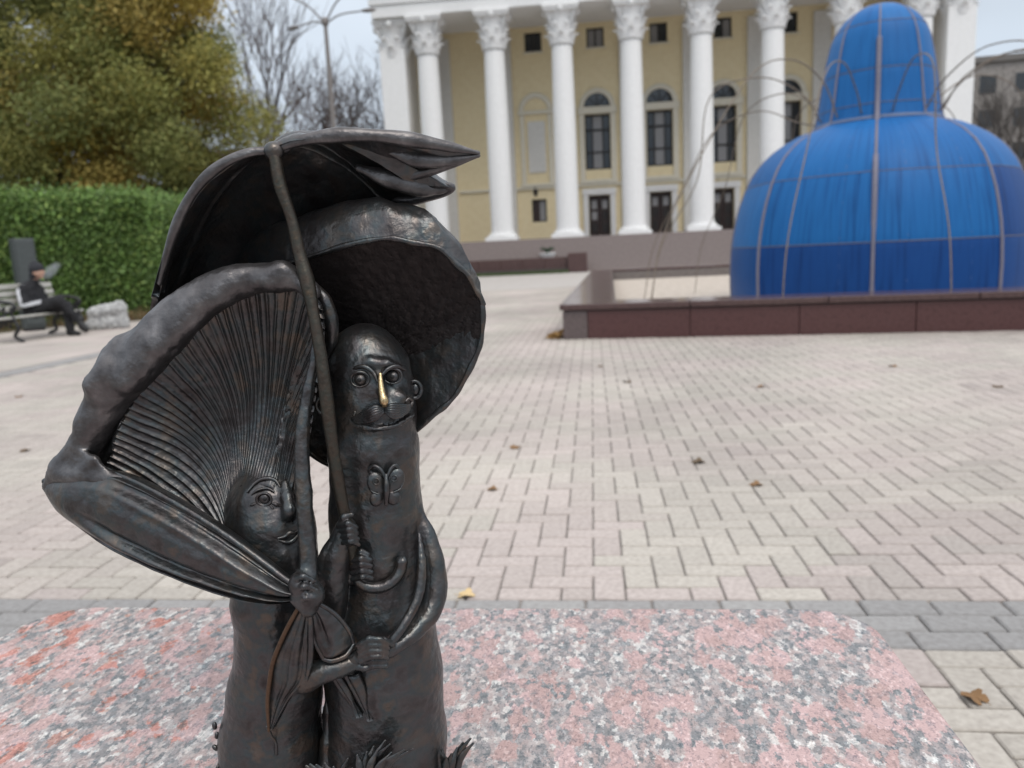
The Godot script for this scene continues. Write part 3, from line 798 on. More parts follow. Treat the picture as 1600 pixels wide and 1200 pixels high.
	var rr := [Vector3(-0.0082, 0.2190, 0.0880), Vector3(0.0050, 0.2040, 0.0800), Vector3(0.0154, 0.1855, 0.0760), Vector3(0.0183, 0.1717, 0.0740)]
	tails.append(shell(grid(22, 26, func(u: float, v: float):
		var p: Vector3 = spline(rl, v).lerp(spline(rr, v), u)
		p.z += 0.007 * sin(PI * u) * (0.4 + 0.6 * v) - 0.004 * exp(-pow((u - 0.35) / 0.1, 2.0)) * sin(PI * v)
		return p), 0.004))
	tails.append(tube(rr, [3 * K, 3.2 * K, 3.2 * K, 2.5 * K], 8))
	tails.append(tube(rl, [3 * K, 3 * K, 3 * K, 3 * K], 8))
	tails.append(tube([Vector3(0.0183, 0.1717, 0.0740), Vector3(0.0117, 0.1645, 0.0800), Vector3(0.0013, 0.1625, 0.0840), Vector3(-0.0064, 0.1641, 0.0840)], [3 * K, 4 * K, 4 * K, 3 * K], 8))
	# the two points below her arm
	for q in [[[Vector3(-0.0059, 0.1356, 0.0620), Vector3(0.0009, 0.1190, 0.0600), Vector3(0.0090, 0.1028, 0.0580), Vector3(0.0147, 0.0930, 0.0580)], [Vector3(0.0021, 0.1352, 0.0620), Vector3(0.0085, 0.1199, 0.0600), Vector3(0.0116, 0.1059, 0.0580), Vector3(0.0147, 0.0930, 0.0580)]], [[Vector3(0.0050, 0.1339, 0.0600), Vector3(0.0123, 0.1141, 0.0580), Vector3(0.0179, 0.0986, 0.0570), Vector3(0.0233, 0.0874, 0.0560)], [Vector3(0.0174, 0.1346, 0.0580), Vector3(0.0218, 0.1187, 0.0570), Vector3(0.0227, 0.1028, 0.0560), Vector3(0.0233, 0.0874, 0.0560)]]]:
		var ql: Array = q[0]
		var qr: Array = q[1]
		tails.append(shell(grid(8, 16, func(u: float, v: float):
			var p: Vector3 = spline(ql, v).lerp(spline(qr, v), u)
			p.z += 0.004 * sin(PI * u)
			return p), 0.003))
		tails.append(tube(ql, [4 * K, 4 * K, 3 * K, 1.5 * K], 7))
	put(scarf, "tail", solid(tails), br)
	tag(put(scarf, "tail_edge", solid([rusty]), M.bronze_rust), "rust-brown edge of the hanging scarf end")

	# --- the leaf held up as an umbrella
	var hub := Vector3(-0.0219, 0.5924, 0.0380)
	var ends := [Vector3(0.1476, 0.5867, 0.0100), Vector3(0.1145, 0.5784, 0.0060), Vector3(0.0818, 0.5707, 0.0000), Vector3(0.1002, 0.5659, -0.0060), Vector3(0.1213, 0.5622, -0.0120), Vector3(0.0870, 0.5544, -0.0240), Vector3(0.0621, 0.5508, -0.0400), Vector3(0.0846, 0.5035, -0.0700), Vector3(0.0366, 0.4526, -0.1100), Vector3(-0.0377, 0.4271, -0.1300), Vector3(-0.1081, 0.4165, -0.1300), Vector3(-0.1553, 0.4295, -0.0950), Vector3(-0.1684, 0.4407, -0.0550), Vector3(-0.1612, 0.4513, -0.0180), Vector3(-0.1482, 0.4717, 0.0040), Vector3(-0.1403, 0.4882, 0.0120)]
	var leaf_at := func(u: float, v: float) -> Vector3:
		var e: Vector3 = spline(ends, u) if v > 0.0 else ends[0]
		var p := hub.lerp(e, v)
		var side := absf(u - 0.5) * 2.0
		var b := sin(PI * pow(v, 0.8))
		var rightw := clampf(1.0 - u * 2.2, 0.0, 1.0)
		var leftw := clampf(u * 2.2 - 1.2, 0.0, 1.0)
		p += Vector3(0, 1, 0) * b * (0.012 * rightw + 0.030 * (1.0 - rightw - leftw))
		p += Vector3(-0.55, 0.83, 0) * b * 0.024 * leftw
		p += Vector3(0, 0, 0.012) * b * (rightw + leftw)
		return p
	var blade := grid(150, 44, func(u: float, v: float):
		var p: Vector3 = leaf_at.call(u, v)
		var vein := 0.0
		for k in [0.02, 0.27, 0.45, 0.62, 0.8, 0.97]: vein += exp(-pow((u - k) / 0.012, 2.0))
		p.y -= 0.0024 * vein * smoothstep(0.03, 0.3, v)
		p += Vector3(0, 0.0016, 0) * lumps.get_noise_3dv(p * 0.8)
		return p)
	var leaf := put(root, "leaf_umbrella", solid([shell(blade, -0.006)]), br)
	tag(leaf, "large pointed leaf arched over both heads")
	var edge := []
	for k in [0.0, 1.0]:
		var pts := []
		for i in 13: pts.append(leaf_at.call(k, i / 12.0) + Vector3(0, 0.002, 0.001))
		edge.append(tube(pts, [6 * K, 8 * K, 11 * K, 9 * K, 11 * K, 8 * K, 3 * K] if k == 0.0 else [6 * K, 7 * K, 8 * K, 7 * K, 8 * K, 6 * K, 4 * K], 10, 50, 0.8))
	var tooth := []
	for i in 15: tooth.append(spline(ends, 0.0 + i / 14.0 * 0.4))
	edge.append(tube(tooth, [3 * K, 6 * K, 8 * K, 6 * K, 3.4 * K, 6 * K, 8 * K, 8 * K, 5 * K], 9, 70))
	edge.append(tube([Vector3(0.0416, 0.5819, 0.0040), Vector3(0.0686, 0.5711, 0.0020), Vector3(0.0929, 0.5644, -0.0040), Vector3(0.1088, 0.5625, -0.0090), Vector3(0.1213, 0.5622, -0.0120)], [6 * K, 15 * K, 16 * K, 10 * K, 4 * K], 12, 30, 0.7))
	edge.append(tube([Vector3(0.0672, 0.5951, 0.0180), Vector3(0.0936, 0.5858, 0.0150), Vector3(0.1209, 0.5839, 0.0120), Vector3(0.1476, 0.5867, 0.0100)], [6 * K, 13 * K, 10 * K, 3 * K], 12, 30, 0.7))
	put(leaf, "leaf_edge", solid(edge), M.bronze_worn_sheen)  # lit highlight along the leaf edges painted as paler bronze
	# --- the handle, from the hub to the crook
	var rod := tube([Vector3(-0.0220, 0.5963, 0.0400), Vector3(-0.0193, 0.5876, 0.0430), Vector3(-0.0166, 0.5657, 0.0450), Vector3(-0.0098, 0.5394, 0.0460), Vector3(-0.0056, 0.5119, 0.0470), Vector3(-0.0002, 0.4863, 0.0500), Vector3(0.0037, 0.4596, 0.0540), Vector3(0.0078, 0.4220, 0.0580), Vector3(0.0099, 0.3839, 0.0600), Vector3(0.0117, 0.3450, 0.0610), Vector3(0.0140, 0.3106, 0.0600), Vector3(0.0166, 0.2797, 0.0580), Vector3(0.0190, 0.2498, 0.0540), Vector3(0.0201, 0.2240, 0.0500)], [10 * K, 8.6 * K, 8.8 * K, 7.6 * K, 8.6 * K, 10.4 * K, 8.2 * K, 8.6 * K, 9.6 * K, 8.4 * K, 9.2 * K, 8.2 * K, 8 * K, 8 * K], 14, 90)
	var crook := tube([Vector3(0.0195, 0.2228, 0.0500), Vector3(0.0238, 0.2170, 0.0510), Vector3(0.0326, 0.2129, 0.0510), Vector3(0.0438, 0.2127, 0.0490), Vector3(0.0535, 0.2176, 0.0460), Vector3(0.0588, 0.2252, 0.0430), Vector3(0.0604, 0.2332, 0.0420)], [8 * K, 8.5 * K, 8.6 * K, 8.6 * K, 8.6 * K, 8.6 * K, 9 * K], 12, 48)
	var hd := put(root, "umbrella_handle", solid([rod]), M.bronze_brown)
	tag(hd, "long thin handle with a hooked end, worn brown")
	put(hd, "crook", solid([crook]), br)
	put(hd, "knob", solid([lump(Vector3(-0.0200, 0.5939, 0.0420), Vector3(14, 13, 12) * K, Basis(), 14), lump(Vector3(-0.0162, 0.5965, 0.0360), Vector3(16, 9, 10) * K, Basis(), 12)]), br)
	# fold of the hat brim beside the handle
	put(hat, "brim_fold", solid([tube([Vector3(0.0019, 0.4788, 0.0260), Vector3(0.0081, 0.4686, 0.0280), Vector3(0.0113, 0.4516, 0.0260), Vector3(0.0095, 0.4341, 0.0200), Vector3(0.0030, 0.4185, 0.0120)], [7 * K, 10 * K, 11 * K, 9 * K, 5 * K], 10)]), br)

	# --- the foot of the group
	f = Body.new(Vector3(-0.2253, -0.1370, -0.0900), Vector3(0.1481, 0.1088, 0.0950), 0.004)
	f.chain([[Vector3(-0.1047, -0.0249, 0.0200), 90], [Vector3(-0.0322, -0.0366, 0.0100), 80], [Vector3(0.0428, -0.0485, 0.0000), 100]], K, 0.02, Vector3.UP, 2.6)
	f.chain([[Vector3(-0.0211, 0.1080, 0.0180), 10], [Vector3(-0.0217, 0.0770, 0.0220), 12], [Vector3(-0.0253, 0.0460, 0.0260), 13], [Vector3(-0.0286, 0.0115, 0.0300), 15]], K, 0.005)
	put(root, "base_mound", solid([f.mesh(lumps, 0.004)]), br)
	rng.seed = 11
	for q in [[Vector3(0.0839, -0.0027, 0.0160), 12, 0.02, 62.0], [Vector3(0.0171, 0.0379, 0.0660), 12, 0.6, 50.0], [Vector3(-0.1420, -0.0074, 0.0200), 10, -0.2, 40.0], [Vector3(-0.0081, 0.0308, 0.0660), 8, -0.2, 40.0]]:
		var blades := []
		for i in int(q[1]):
			var s: float = (float(i) / (q[1] - 1) - 0.5) * 1.5 + q[2]
			var h: float = q[3] * rng.randf_range(0.75, 1.15) * K
			var a: Vector3 = q[0] + Vector3(s * 0.012, 0, rng.randf_range(-0.006, 0.008))
			blades.append(tube([a, a + Vector3(s * h * 0.25, h * 0.6, 0.004), a + Vector3(s * h * 0.75, h, rng.randf_range(0.0, 0.008))], [7.5 * K, 7 * K, 2 * K], 7, 8, 0.6))
		put(root, "grass_tuft", solid(blades), br)
	# the twigs in low relief on the left of the stem
	var crust := []
	for i in 26: crust.append(lump(Vector3(-0.1306, 0.0363, 0.0140) + Vector3(rng.randf_range(-0.003, 0.006), rng.randf_range(-0.03, 0.035), rng.randf_range(-0.01, 0.022)), Vector3(5, 8, 5) * K * rng.randf_range(0.6, 1.2), Basis(Vector3.BACK, rng.randf_range(-0.9, 0.9)), 8))
	put(root, "moss_crust", solid(crust), br)
# ---------------------------------------------------------------- ground, paving and the granite block
func granite_image() -> ImageTexture:
	var w := 1400
	var h := 820
	var make := func(seed_: int, f: float, kind: int, warp: float, squeeze: float) -> PackedByteArray:
		var n := FastNoiseLite.new()
		n.seed = seed_
		n.frequency = f
		n.noise_type = kind
		n.fractal_type = FastNoiseLite.FRACTAL_FBM if kind == FastNoiseLite.TYPE_SIMPLEX_SMOOTH else FastNoiseLite.FRACTAL_NONE
		n.fractal_octaves = 4
		n.cellular_return_type = FastNoiseLite.RETURN_CELL_VALUE
		n.cellular_jitter = 1.1
		if warp > 0.0:
			n.domain_warp_enabled = true
			n.domain_warp_amplitude = warp
			n.domain_warp_frequency = f * 1.4
			n.domain_warp_fractal_octaves = 4
		var im := n.get_image(w, int(h * squeeze))
		im.convert(Image.FORMAT_L8)
		im.resize(w, h, Image.INTERPOLATE_NEAREST)
		return im.get_data()
	var big: PackedByteArray = make.call(1, 0.046, FastNoiseLite.TYPE_CELLULAR, 20.0, 0.62)
	var mid: PackedByteArray = make.call(2, 0.16, FastNoiseLite.TYPE_CELLULAR, 9.0, 0.62)
	var small: PackedByteArray = make.call(3, 0.36, FastNoiseLite.TYPE_CELLULAR, 4.0, 0.65)
	var soft: PackedByteArray = make.call(4, 0.010, FastNoiseLite.TYPE_SIMPLEX_SMOOTH, 0.0, 1.0)
	var grain: PackedByteArray = make.call(5, 0.30, FastNoiseLite.TYPE_SIMPLEX_SMOOTH, 0.0, 1.0)
	var rust: PackedByteArray = make.call(6, 0.016, FastNoiseLite.TYPE_SIMPLEX_SMOOTH, 20.0, 0.8)
	var vein: PackedByteArray = make.call(7, 0.045, FastNoiseLite.TYPE_SIMPLEX_SMOOTH, 14.0, 0.7)
	var blush: PackedByteArray = make.call(8, 0.028, FastNoiseLite.TYPE_SIMPLEX_SMOOTH, 16.0, 1.0)
	var out := PackedByteArray()
	out.resize(w * h * 3)
	for i in w * h:
		var q := soft[i] / 255.0
		var t := blush[i] / 255.0
		var s := small[i]
		# pinkish grey ground mass, its crystals a few millimetres across
		var r := 0.60 + 0.07 * t
		var g := 0.565 + 0.03 * t
		var b := 0.56 + 0.015 * t
		var m := mid[i] + (q - 0.5) * 40.0
		if m < 62.0: r -= 0.15; g -= 0.10; b -= 0.085          # dark mica
		elif m < 112.0: r -= 0.06; g -= 0.03; b -= 0.02
		elif m > 216.0: r += 0.13; g += 0.165; b += 0.16       # quartz
		elif m > 176.0: r += 0.04; g += 0.06; b += 0.06
		var k := big[i] + (q - 0.5) * 40.0 + (m - 128.0) * 0.25
		if k > 150.0:                                          # rose feldspar in larger crystals
			var f := (big[i] % 40) / 40.0
			r = 0.67 + 0.07 * f; g = 0.56 + 0.07 * f; b = 0.54 + 0.08 * f
			if m < 50.0: r -= 0.08; g -= 0.05; b -= 0.04
		if s < 34: r -= 0.10; g -= 0.08; b -= 0.075
		elif s > 226: r += 0.08; g += 0.09; b += 0.09
		if absf(vein[i] - 128.0) < 4.5 and s > 70: r -= 0.17; g -= 0.14; b -= 0.12
		var e := (grain[i] - 128.0) / 255.0 * 0.13
		var x := i % w
		if x < 520 and rust[i] > 138 + x / 9 and k > 110.0:                 # iron-red crystals at one corner of the slab
			g -= 0.10; b -= 0.13
		out[i * 3] = clampi(int((r + e) * 255.0), 0, 255)
		out[i * 3 + 1] = clampi(int((g + e) * 255.0), 0, 255)
		out[i * 3 + 2] = clampi(int((b + e) * 255.0), 0, 255)
	var im := Image.create_from_data(w, h, false, Image.FORMAT_RGB8, out)
	return ImageTexture.create_from_image(im)

func pedestal() -> void:
	# a block with rounded corners seen from above: outline, then a small rounded edge
	var a := Vector2(-0.856, -1.034)
	var b := Vector2(0.358, 0.10)
	var out := []
	for c in [[b.x, a.y, -PI / 2, 0.075], [b.x, b.y, 0.0, 0.075], [a.x, b.y, PI / 2, 0.09], [a.x, a.y, PI, 0.09]]:
		var r: float = c[3]
		var m := Vector2(c[0] - r * signf(c[0] - (a.x + b.x) / 2), c[1] - r * signf(c[1] - (a.y + b.y) / 2))
		for i in 9:
			var t: float = c[2] + PI / 2 * i / 8.0
			out.append(m + Vector2(cos(t), sin(t)) * r)
	var v := PackedVector3Array()
	var uv := PackedVector2Array()
	var idx := PackedInt32Array()
	var mid := (a + b) / 2
	var levels := [[0.5, 0.012], [0.4985, 0.005], [0.495, 0.0015], [0.488, 0.0], [0.0, 0.0]]
	for l in levels:
		for q: Vector2 in out:
			var p: Vector2 = q - (q - mid).normalized() * l[1]
			v.append(Vector3(p.x, l[0], p.y))
			uv.append(Vector2((p.x + 0.86) / 1.22, (p.y + 1.036) / 0.714 + (0.5 - l[0])))
	var n := out.size()
	for j in levels.size() - 1:
		for i in n:
			var p := j * n + i
			var q := j * n + (i + 1) % n
			idx.append_array([p, p + n, q, q, p + n, q + n])
	v.append(Vector3(mid.x, 0.5, mid.y))
	uv.append(Vector2((mid.x + 0.86) / 1.22, (mid.y + 1.036) / 0.714))
	for i in n: idx.append_array([v.size() - 1, i, (i + 1) % n])
	# top kept flat: its ring of normals points up
	var m := StandardMaterial3D.new()
	m.albedo_texture = granite_image()
	m.roughness = 0.33
	m.metallic_specular = 0.5
	m.normal_enabled = true
	m.normal_texture = noise_tex(0.06, 4, [], 44, 512, FastNoiseLite.TYPE_SIMPLEX_SMOOTH, true, 1.2)
	m.normal_scale = 0.25
	var o := put(self, "granite_pedestal", solid([[v, idx]], uv), m)
	tag(o, "pink and grey granite block with rounded corners under the bronze sculpture", "pedestal")

var U := 0.095      # half a paving stone, across
var V := 0.083      # half a paving stone, away from the viewer

func paver_mesh(w: float, d: float, seed_: int) -> ArrayMesh:
	rng.seed = seed_
	var g := 0.0028
	var b := box(Vector3(-w / 2 + g, -0.03, -d / 2 + g), Vector3(w / 2 - g, 0.0, d / 2 - g), 0.0045)
	var v: PackedVector3Array = b[0]
	for i in v.size(): v[i] += Vector3(rng.randf_range(-1, 1), rng.randf_range(-0.6, 0.6), rng.randf_range(-1, 1)) * 0.0009
	b[0] = v
	return faceted([b])

func seen_from_camera(p: Vector3, margin: float) -> bool:
	var d := Basis(Vector3.UP, deg_to_rad(-6.3)) * p
	return d.z < -0.9 and absf(d.x) < -d.z * 0.72 + margin

func paving() -> void:
	# joint bed under the stones: one sheet out to the horizon
	var bed := structure("ground", faceted([box(Vector3(-260, -1.0, -300), Vector3(260, -0.010, 30))]), patchy(noise_tex(0.02, 4, [lin(.14, .13, .12), lin(.25, .23, .215), lin(.34, .32, .30)], 12), 0.7, 0.95, 0.0, true), "sandy ground in the joints under the paving stones")
	bed.set_meta("kind", "structure")
	var stones := []       # [distance, transform, colour, mesh kind]
	var tone := FastNoiseLite.new()
	tone.seed = 5
	tone.frequency = 0.35
	tone.fractal_octaves = 3
	var tint := func(x: float, z: float, grey: bool) -> Color:
		var n := tone.get_noise_2d(x, z)
		var m := tone.get_noise_2d(x * 2.3 + 50.0, z * 2.3)
		var k := 0.97 + 0.26 * n + rng.randf_range(-0.07, 0.07)
		if rng.randf() < 0.04: k *= rng.randf_range(0.86, 1.10)
		if grey: return Color(0.33, 0.322, 0.318) * k
		var c := Color(0.49, 0.43, 0.40).lerp(Color(0.48, 0.442, 0.396), clampf(0.5 + 1.6 * m, 0, 1)) * k
		return c
	rng.seed = 77
	var zb0 := -1.848      # the grey band of three rows behind the block
	var zb1 := zb0 - 0.27
	var add := func(x: float, z: float, kind: int, grey: bool) -> void:
		var p := Vector3(x, 0, z)
		if not seen_from_camera(p, 1.2): return
		var t := Transform3D(Basis(Vector3(rng.randf_range(-1, 1), rng.randf_range(-1, 1) * 1.5, rng.randf_range(-1, 1)).normalized(), rng.randf_range(0, 0.012)), Vector3(x, rng.randf_range(-0.0025, 0.0005), z))
		stones.append([Vector2(x, z).length(), t, tint.call(x, z, grey), kind])
	for row in 3:
		for i in range(-26, 27): add.call((i + (0.28 if row == 1 else (0.62 if row == 2 else -0.03))) * 2 * U + 0.12, zb0 - 0.09 * (row + 0.5), 5, true)
	for zone in [[zb1, -1, 250, 0.07], [zb0, 1, 16, 0.02]]:
		for j in range(0, zone[2]):
			for i in range(-80, 170):
				var m := posmod(i - j, 4)
				var x: float = zone[3] + i * U
				var z: float = zone[0] + zone[1] * j * V
				if x < -6.12: continue
				if m == 0:
					if z < -9.0 and x > -0.33: continue
					add.call(x + U, z + zone[1] * V / 2, 0, false)
				elif m == 3:
					if z < -9.0 and x > -0.33: continue
					# at the band the first stone of a pair is halved
					add.call(x + U / 2, z + zone[1] * V, 1, false)
	# first row against the band: fill where a pair started outside
	for zone in [[zb1, -1, 0.07], [zb0, 1, 0.02]]:
		for i in range(-80, 170):
			if posmod(i, 4) == 2 and zone[2] + i * U > -6.12: add.call(zone[2] + i * U + U / 2, zone[0] + zone[1] * V / 2, 2, false)
	# edging along the walk on the left, then large slabs
	for j in range(0, 150):
		for i in 2: add.call(-6.24 - i * 0.14, -2.0 - j * 0.2 - i * 0.1, 3, true)
	for j in range(0, 45):
		for i in range(0, 11): add.call(-6.75 - i * 0.5, -2.2 - j * 0.5, 4, false)
	stones.sort_custom(func(a, b): return a[0] < b[0])
	var meshes := [paver_mesh(2 * U, V, 1), paver_mesh(U, 2 * V, 2), paver_mesh(U, V, 3), paver_mesh(0.14, 0.2, 4), paver_mesh(0.5, 0.5, 5), paver_mesh(2 * U, 0.09, 6)]
	var tex := noise_tex(0.03, 5, [Color(.83, .825, .82), Color(.91, .905, .90), Color(.95, .95, .945), Color(1, 1, 1)], 9, 512)
	var bumps := noise_tex(0.15, 3, [], 29)
	var mats := []
	for i in 10:
		var m := patchy(tex, 2.6, 0.88, 0.0, true)
		relief(m, bumps, 0.04)
		mats.append(m)
	var base := Node3D.new()
	base.name = "pavement"
	base.set_meta("kind", "structure")
	base.set_meta("label", "plaza paved with beige herringbone stones and a grey band")
	add_child(base)
	var near := 300
	var cols := [lin(.444, .389, .364), lin(.486, .426, .398), lin(.523, .458, .429), lin(.444, .410, .367), lin(.486, .449, .402), lin(.523, .483, .432), lin(.407, .365, .338), lin(.295, .288, .285), lin(.33, .322, .318), lin(.365, .357, .35)]
	for i in 10: mats[i].albedo_color = cols[i]
	var field_m := patchy(tex, 2.6, 0.88, 0.0, true)
	field_m.vertex_color_use_as_albedo = true
	relief(field_m, bumps, 0.04)
	var groups := [[], [], [], [], [], []]
	for s in stones:
		var c: Color = s[2]
		var grey: bool = c.g / c.r > 0.96
		if near > 0 and (s[1] as Transform3D).origin.z > -4.0 and seen_from_camera((s[1] as Transform3D).origin, 0.1):
			near -= 1
			var pick := 0
			if grey: pick = 7 + clampi(int((c.r - 0.28) / 0.034), 0, 2)
			else: pick = 6 if c.r < 0.42 else clampi(int((c.r - 0.42) / 0.037), 0, 2) + (3 if c.g / c.r > 0.90 else 0)
			put(base, "paver", meshes[s[3]], mats[pick], s[1])
		else:
			groups[s[3]].append(s)
	for k in 6:
		if groups[k].is_empty(): continue
		var mm := MultiMesh.new()
		mm.transform_format = MultiMesh.TRANSFORM_3D
		mm.use_colors = true
		mm.mesh = meshes[k]
		mm.instance_count = groups[k].size()
		for i in groups[k].size():
			mm.set_instance_transform(i, groups[k][i][1])
			mm.set_instance_color(i, groups[k][i][2])
		var o := MultiMeshInstance3D.new()
		o.name = "paving_stones"
		o.multimesh = mm
		o.material_override = field_m
		base.add_child(o, true)
		o.set_meta("kind", "stuff")
	# paving too far off to tell its stones apart
	var far_m := patchy(noise_tex(0.02, 5, [lin(.36, .335, .31), lin(.42, .39, .365), lin(.47, .435, .405)], 19), 0.25, 0.9, 0.0, true)
	put(base, "far_paving", faceted([box(Vector3(-14, -0.3, -41.5), Vector3(60, -0.004, -22.7))]), far_m)

func leaf_mesh(seed_: int) -> ArrayMesh:
	rng.seed = seed_
	var n := 40
	var curl := rng.randf_range(0.2, 0.5)
	var lobes := 5.0
	var g := grid(n, 4, func(u: float, v: float):
		var a := TAU * u
		var r := 0.55 + 0.28 * absf(cos(a * lobes / 2.0)) + 0.10 * absf(cos(a * 7.5))
		if absf(a - PI) < 0.25: r *= 0.45 + absf(a - PI) * 2.0
		var p := Vector3(cos(a), 0, sin(a)) * (r * v)
		p.y = curl * (p.z * p.z) + 0.16 * sin(p.x * 4.0 + seed_) * v + 0.05
		return p, true)
	return solid([shell(g, 0.02), tube([Vector3(-0.3, 0.06, 0), Vector3(-0.8, 0.12, 0.05), Vector3(-1.15, 0.06, 0.12)], [0.03, 0.025, 0.02], 6)])

func litter() -> void:
	var kinds := [leaf_mesh(1), leaf_mesh(2), leaf_mesh(3)]
	var m := [patchy(noise_tex(0.03, 4, [lin(.10, .05, .02), lin(.22, .12, .05), lin(.30, .19, .09)], 51), 1.0, 0.8), patchy(noise_tex(0.03, 4, [lin(.45, .30, .12), lin(.62, .46, .24), lin(.66, .52, .34)], 52), 1.0, 0.8), patchy(noise_tex(0.03, 4, [lin(.06, .04, .02), lin(.12, .08, .045), lin(.16, .11, .06)], 53), 1.0, 0.8)]
	var spots := [
		[-0.405, -2.14, 0.031, 1, "pale yellow fallen leaf on the grey band beside the moustached figure"],
		[0.80, -1.63, 0.032, 0, "brown fallen leaf on the pavers beyond the right corner of the granite"],
		[-0.43, -3.91, 0.034, 0, "brown curled leaf lying on the pavers right of the hat brim"],
		[0.47, -3.57, 0.037, 2, "dark wet leaf on the pavers in the middle of the plaza"],
		[0.24, -5.87, 0.037, 2, "dark leaf on the pavers in front of the fountain corner"],
		[0.05, -6.72, 0.031, 2, "small dark leaf just ahead of the fountain's corner panel"],
		[1.16, -5.50, 0.034, 0, "brown leaf lying nearest in front of the fountain's long wall"],
		[2.32, -6.24, 0.037, 0, "tan leaf ahead of the fountain wall below the blue dome"],
		[2.62, -5.26, 0.037, 2, "dark leaf at the far right of the plaza pavers"],
		[-0.46, -3.19, 0.027, 0, "tiny brown leaf beside the shoulder of the moustached figure"],
		[-4.92, -6.01, 0.037, 0, "brown leaf on the pavers left of the turned-up bonnet"],
		[-3.34, -4.06, 0.034, 2, "dark leaf on the pavers left of the bonnet's tip"],
		[0.66, -3.20, 0.032, 0, "reddish leaf in the plaza beyond the granite's far edge"],
	]
	for i in spots.size():
		var s: Array = spots[i]
		var k: float = s[2]
		var o := put(self, "fallen_leaf", kinds[i % 3], m[s[3]], Transform3D(Basis(Vector3.UP, i * 2.1).scaled(Vector3(k, k * 0.8, k)), Vector3(s[0], 0.002, s[1])))
		tag(o, s[4], "leaf", "fallen leaves on the plaza")
	# leaves blown into the corner of the fountain
	var mm := MultiMesh.new()
	mm.transform_format = MultiMesh.TRANSFORM_3D
	mm.mesh = kinds[0]
	mm.instance_count = 46
	rng.seed = 31
	for i in 46:
		var t := pow(rng.randf(), 1.6)
		mm.set_instance_transform(i, Transform3D(Basis(Vector3(rng.randf() - 0.5, 1, rng.randf() - 0.5).normalized(), rng.randf() * TAU).scaled(Vector3.ONE * rng.randf_range(0.03, 0.05)), Vector3(-0.40 - t * 0.16, 0.01 + rng.randf() * 0.07 * (1.0 - t), -9.0 - rng.randf() * 0.55)))
	var o2 := MultiMeshInstance3D.new()
	o2.name = "blown_leaves"
	o2.multimesh = mm
	o2.material_override = patchy(noise_tex(0.03, 4, [lin(.16, .08, .02), lin(.30, .17, .05), lin(.36, .24, .10)], 54), 1.0, 0.8)
	add_child(o2)
	tag(o2, "orange leaves blown into the corner at the foot of the fountain wall", "leaves", "", "stuff")
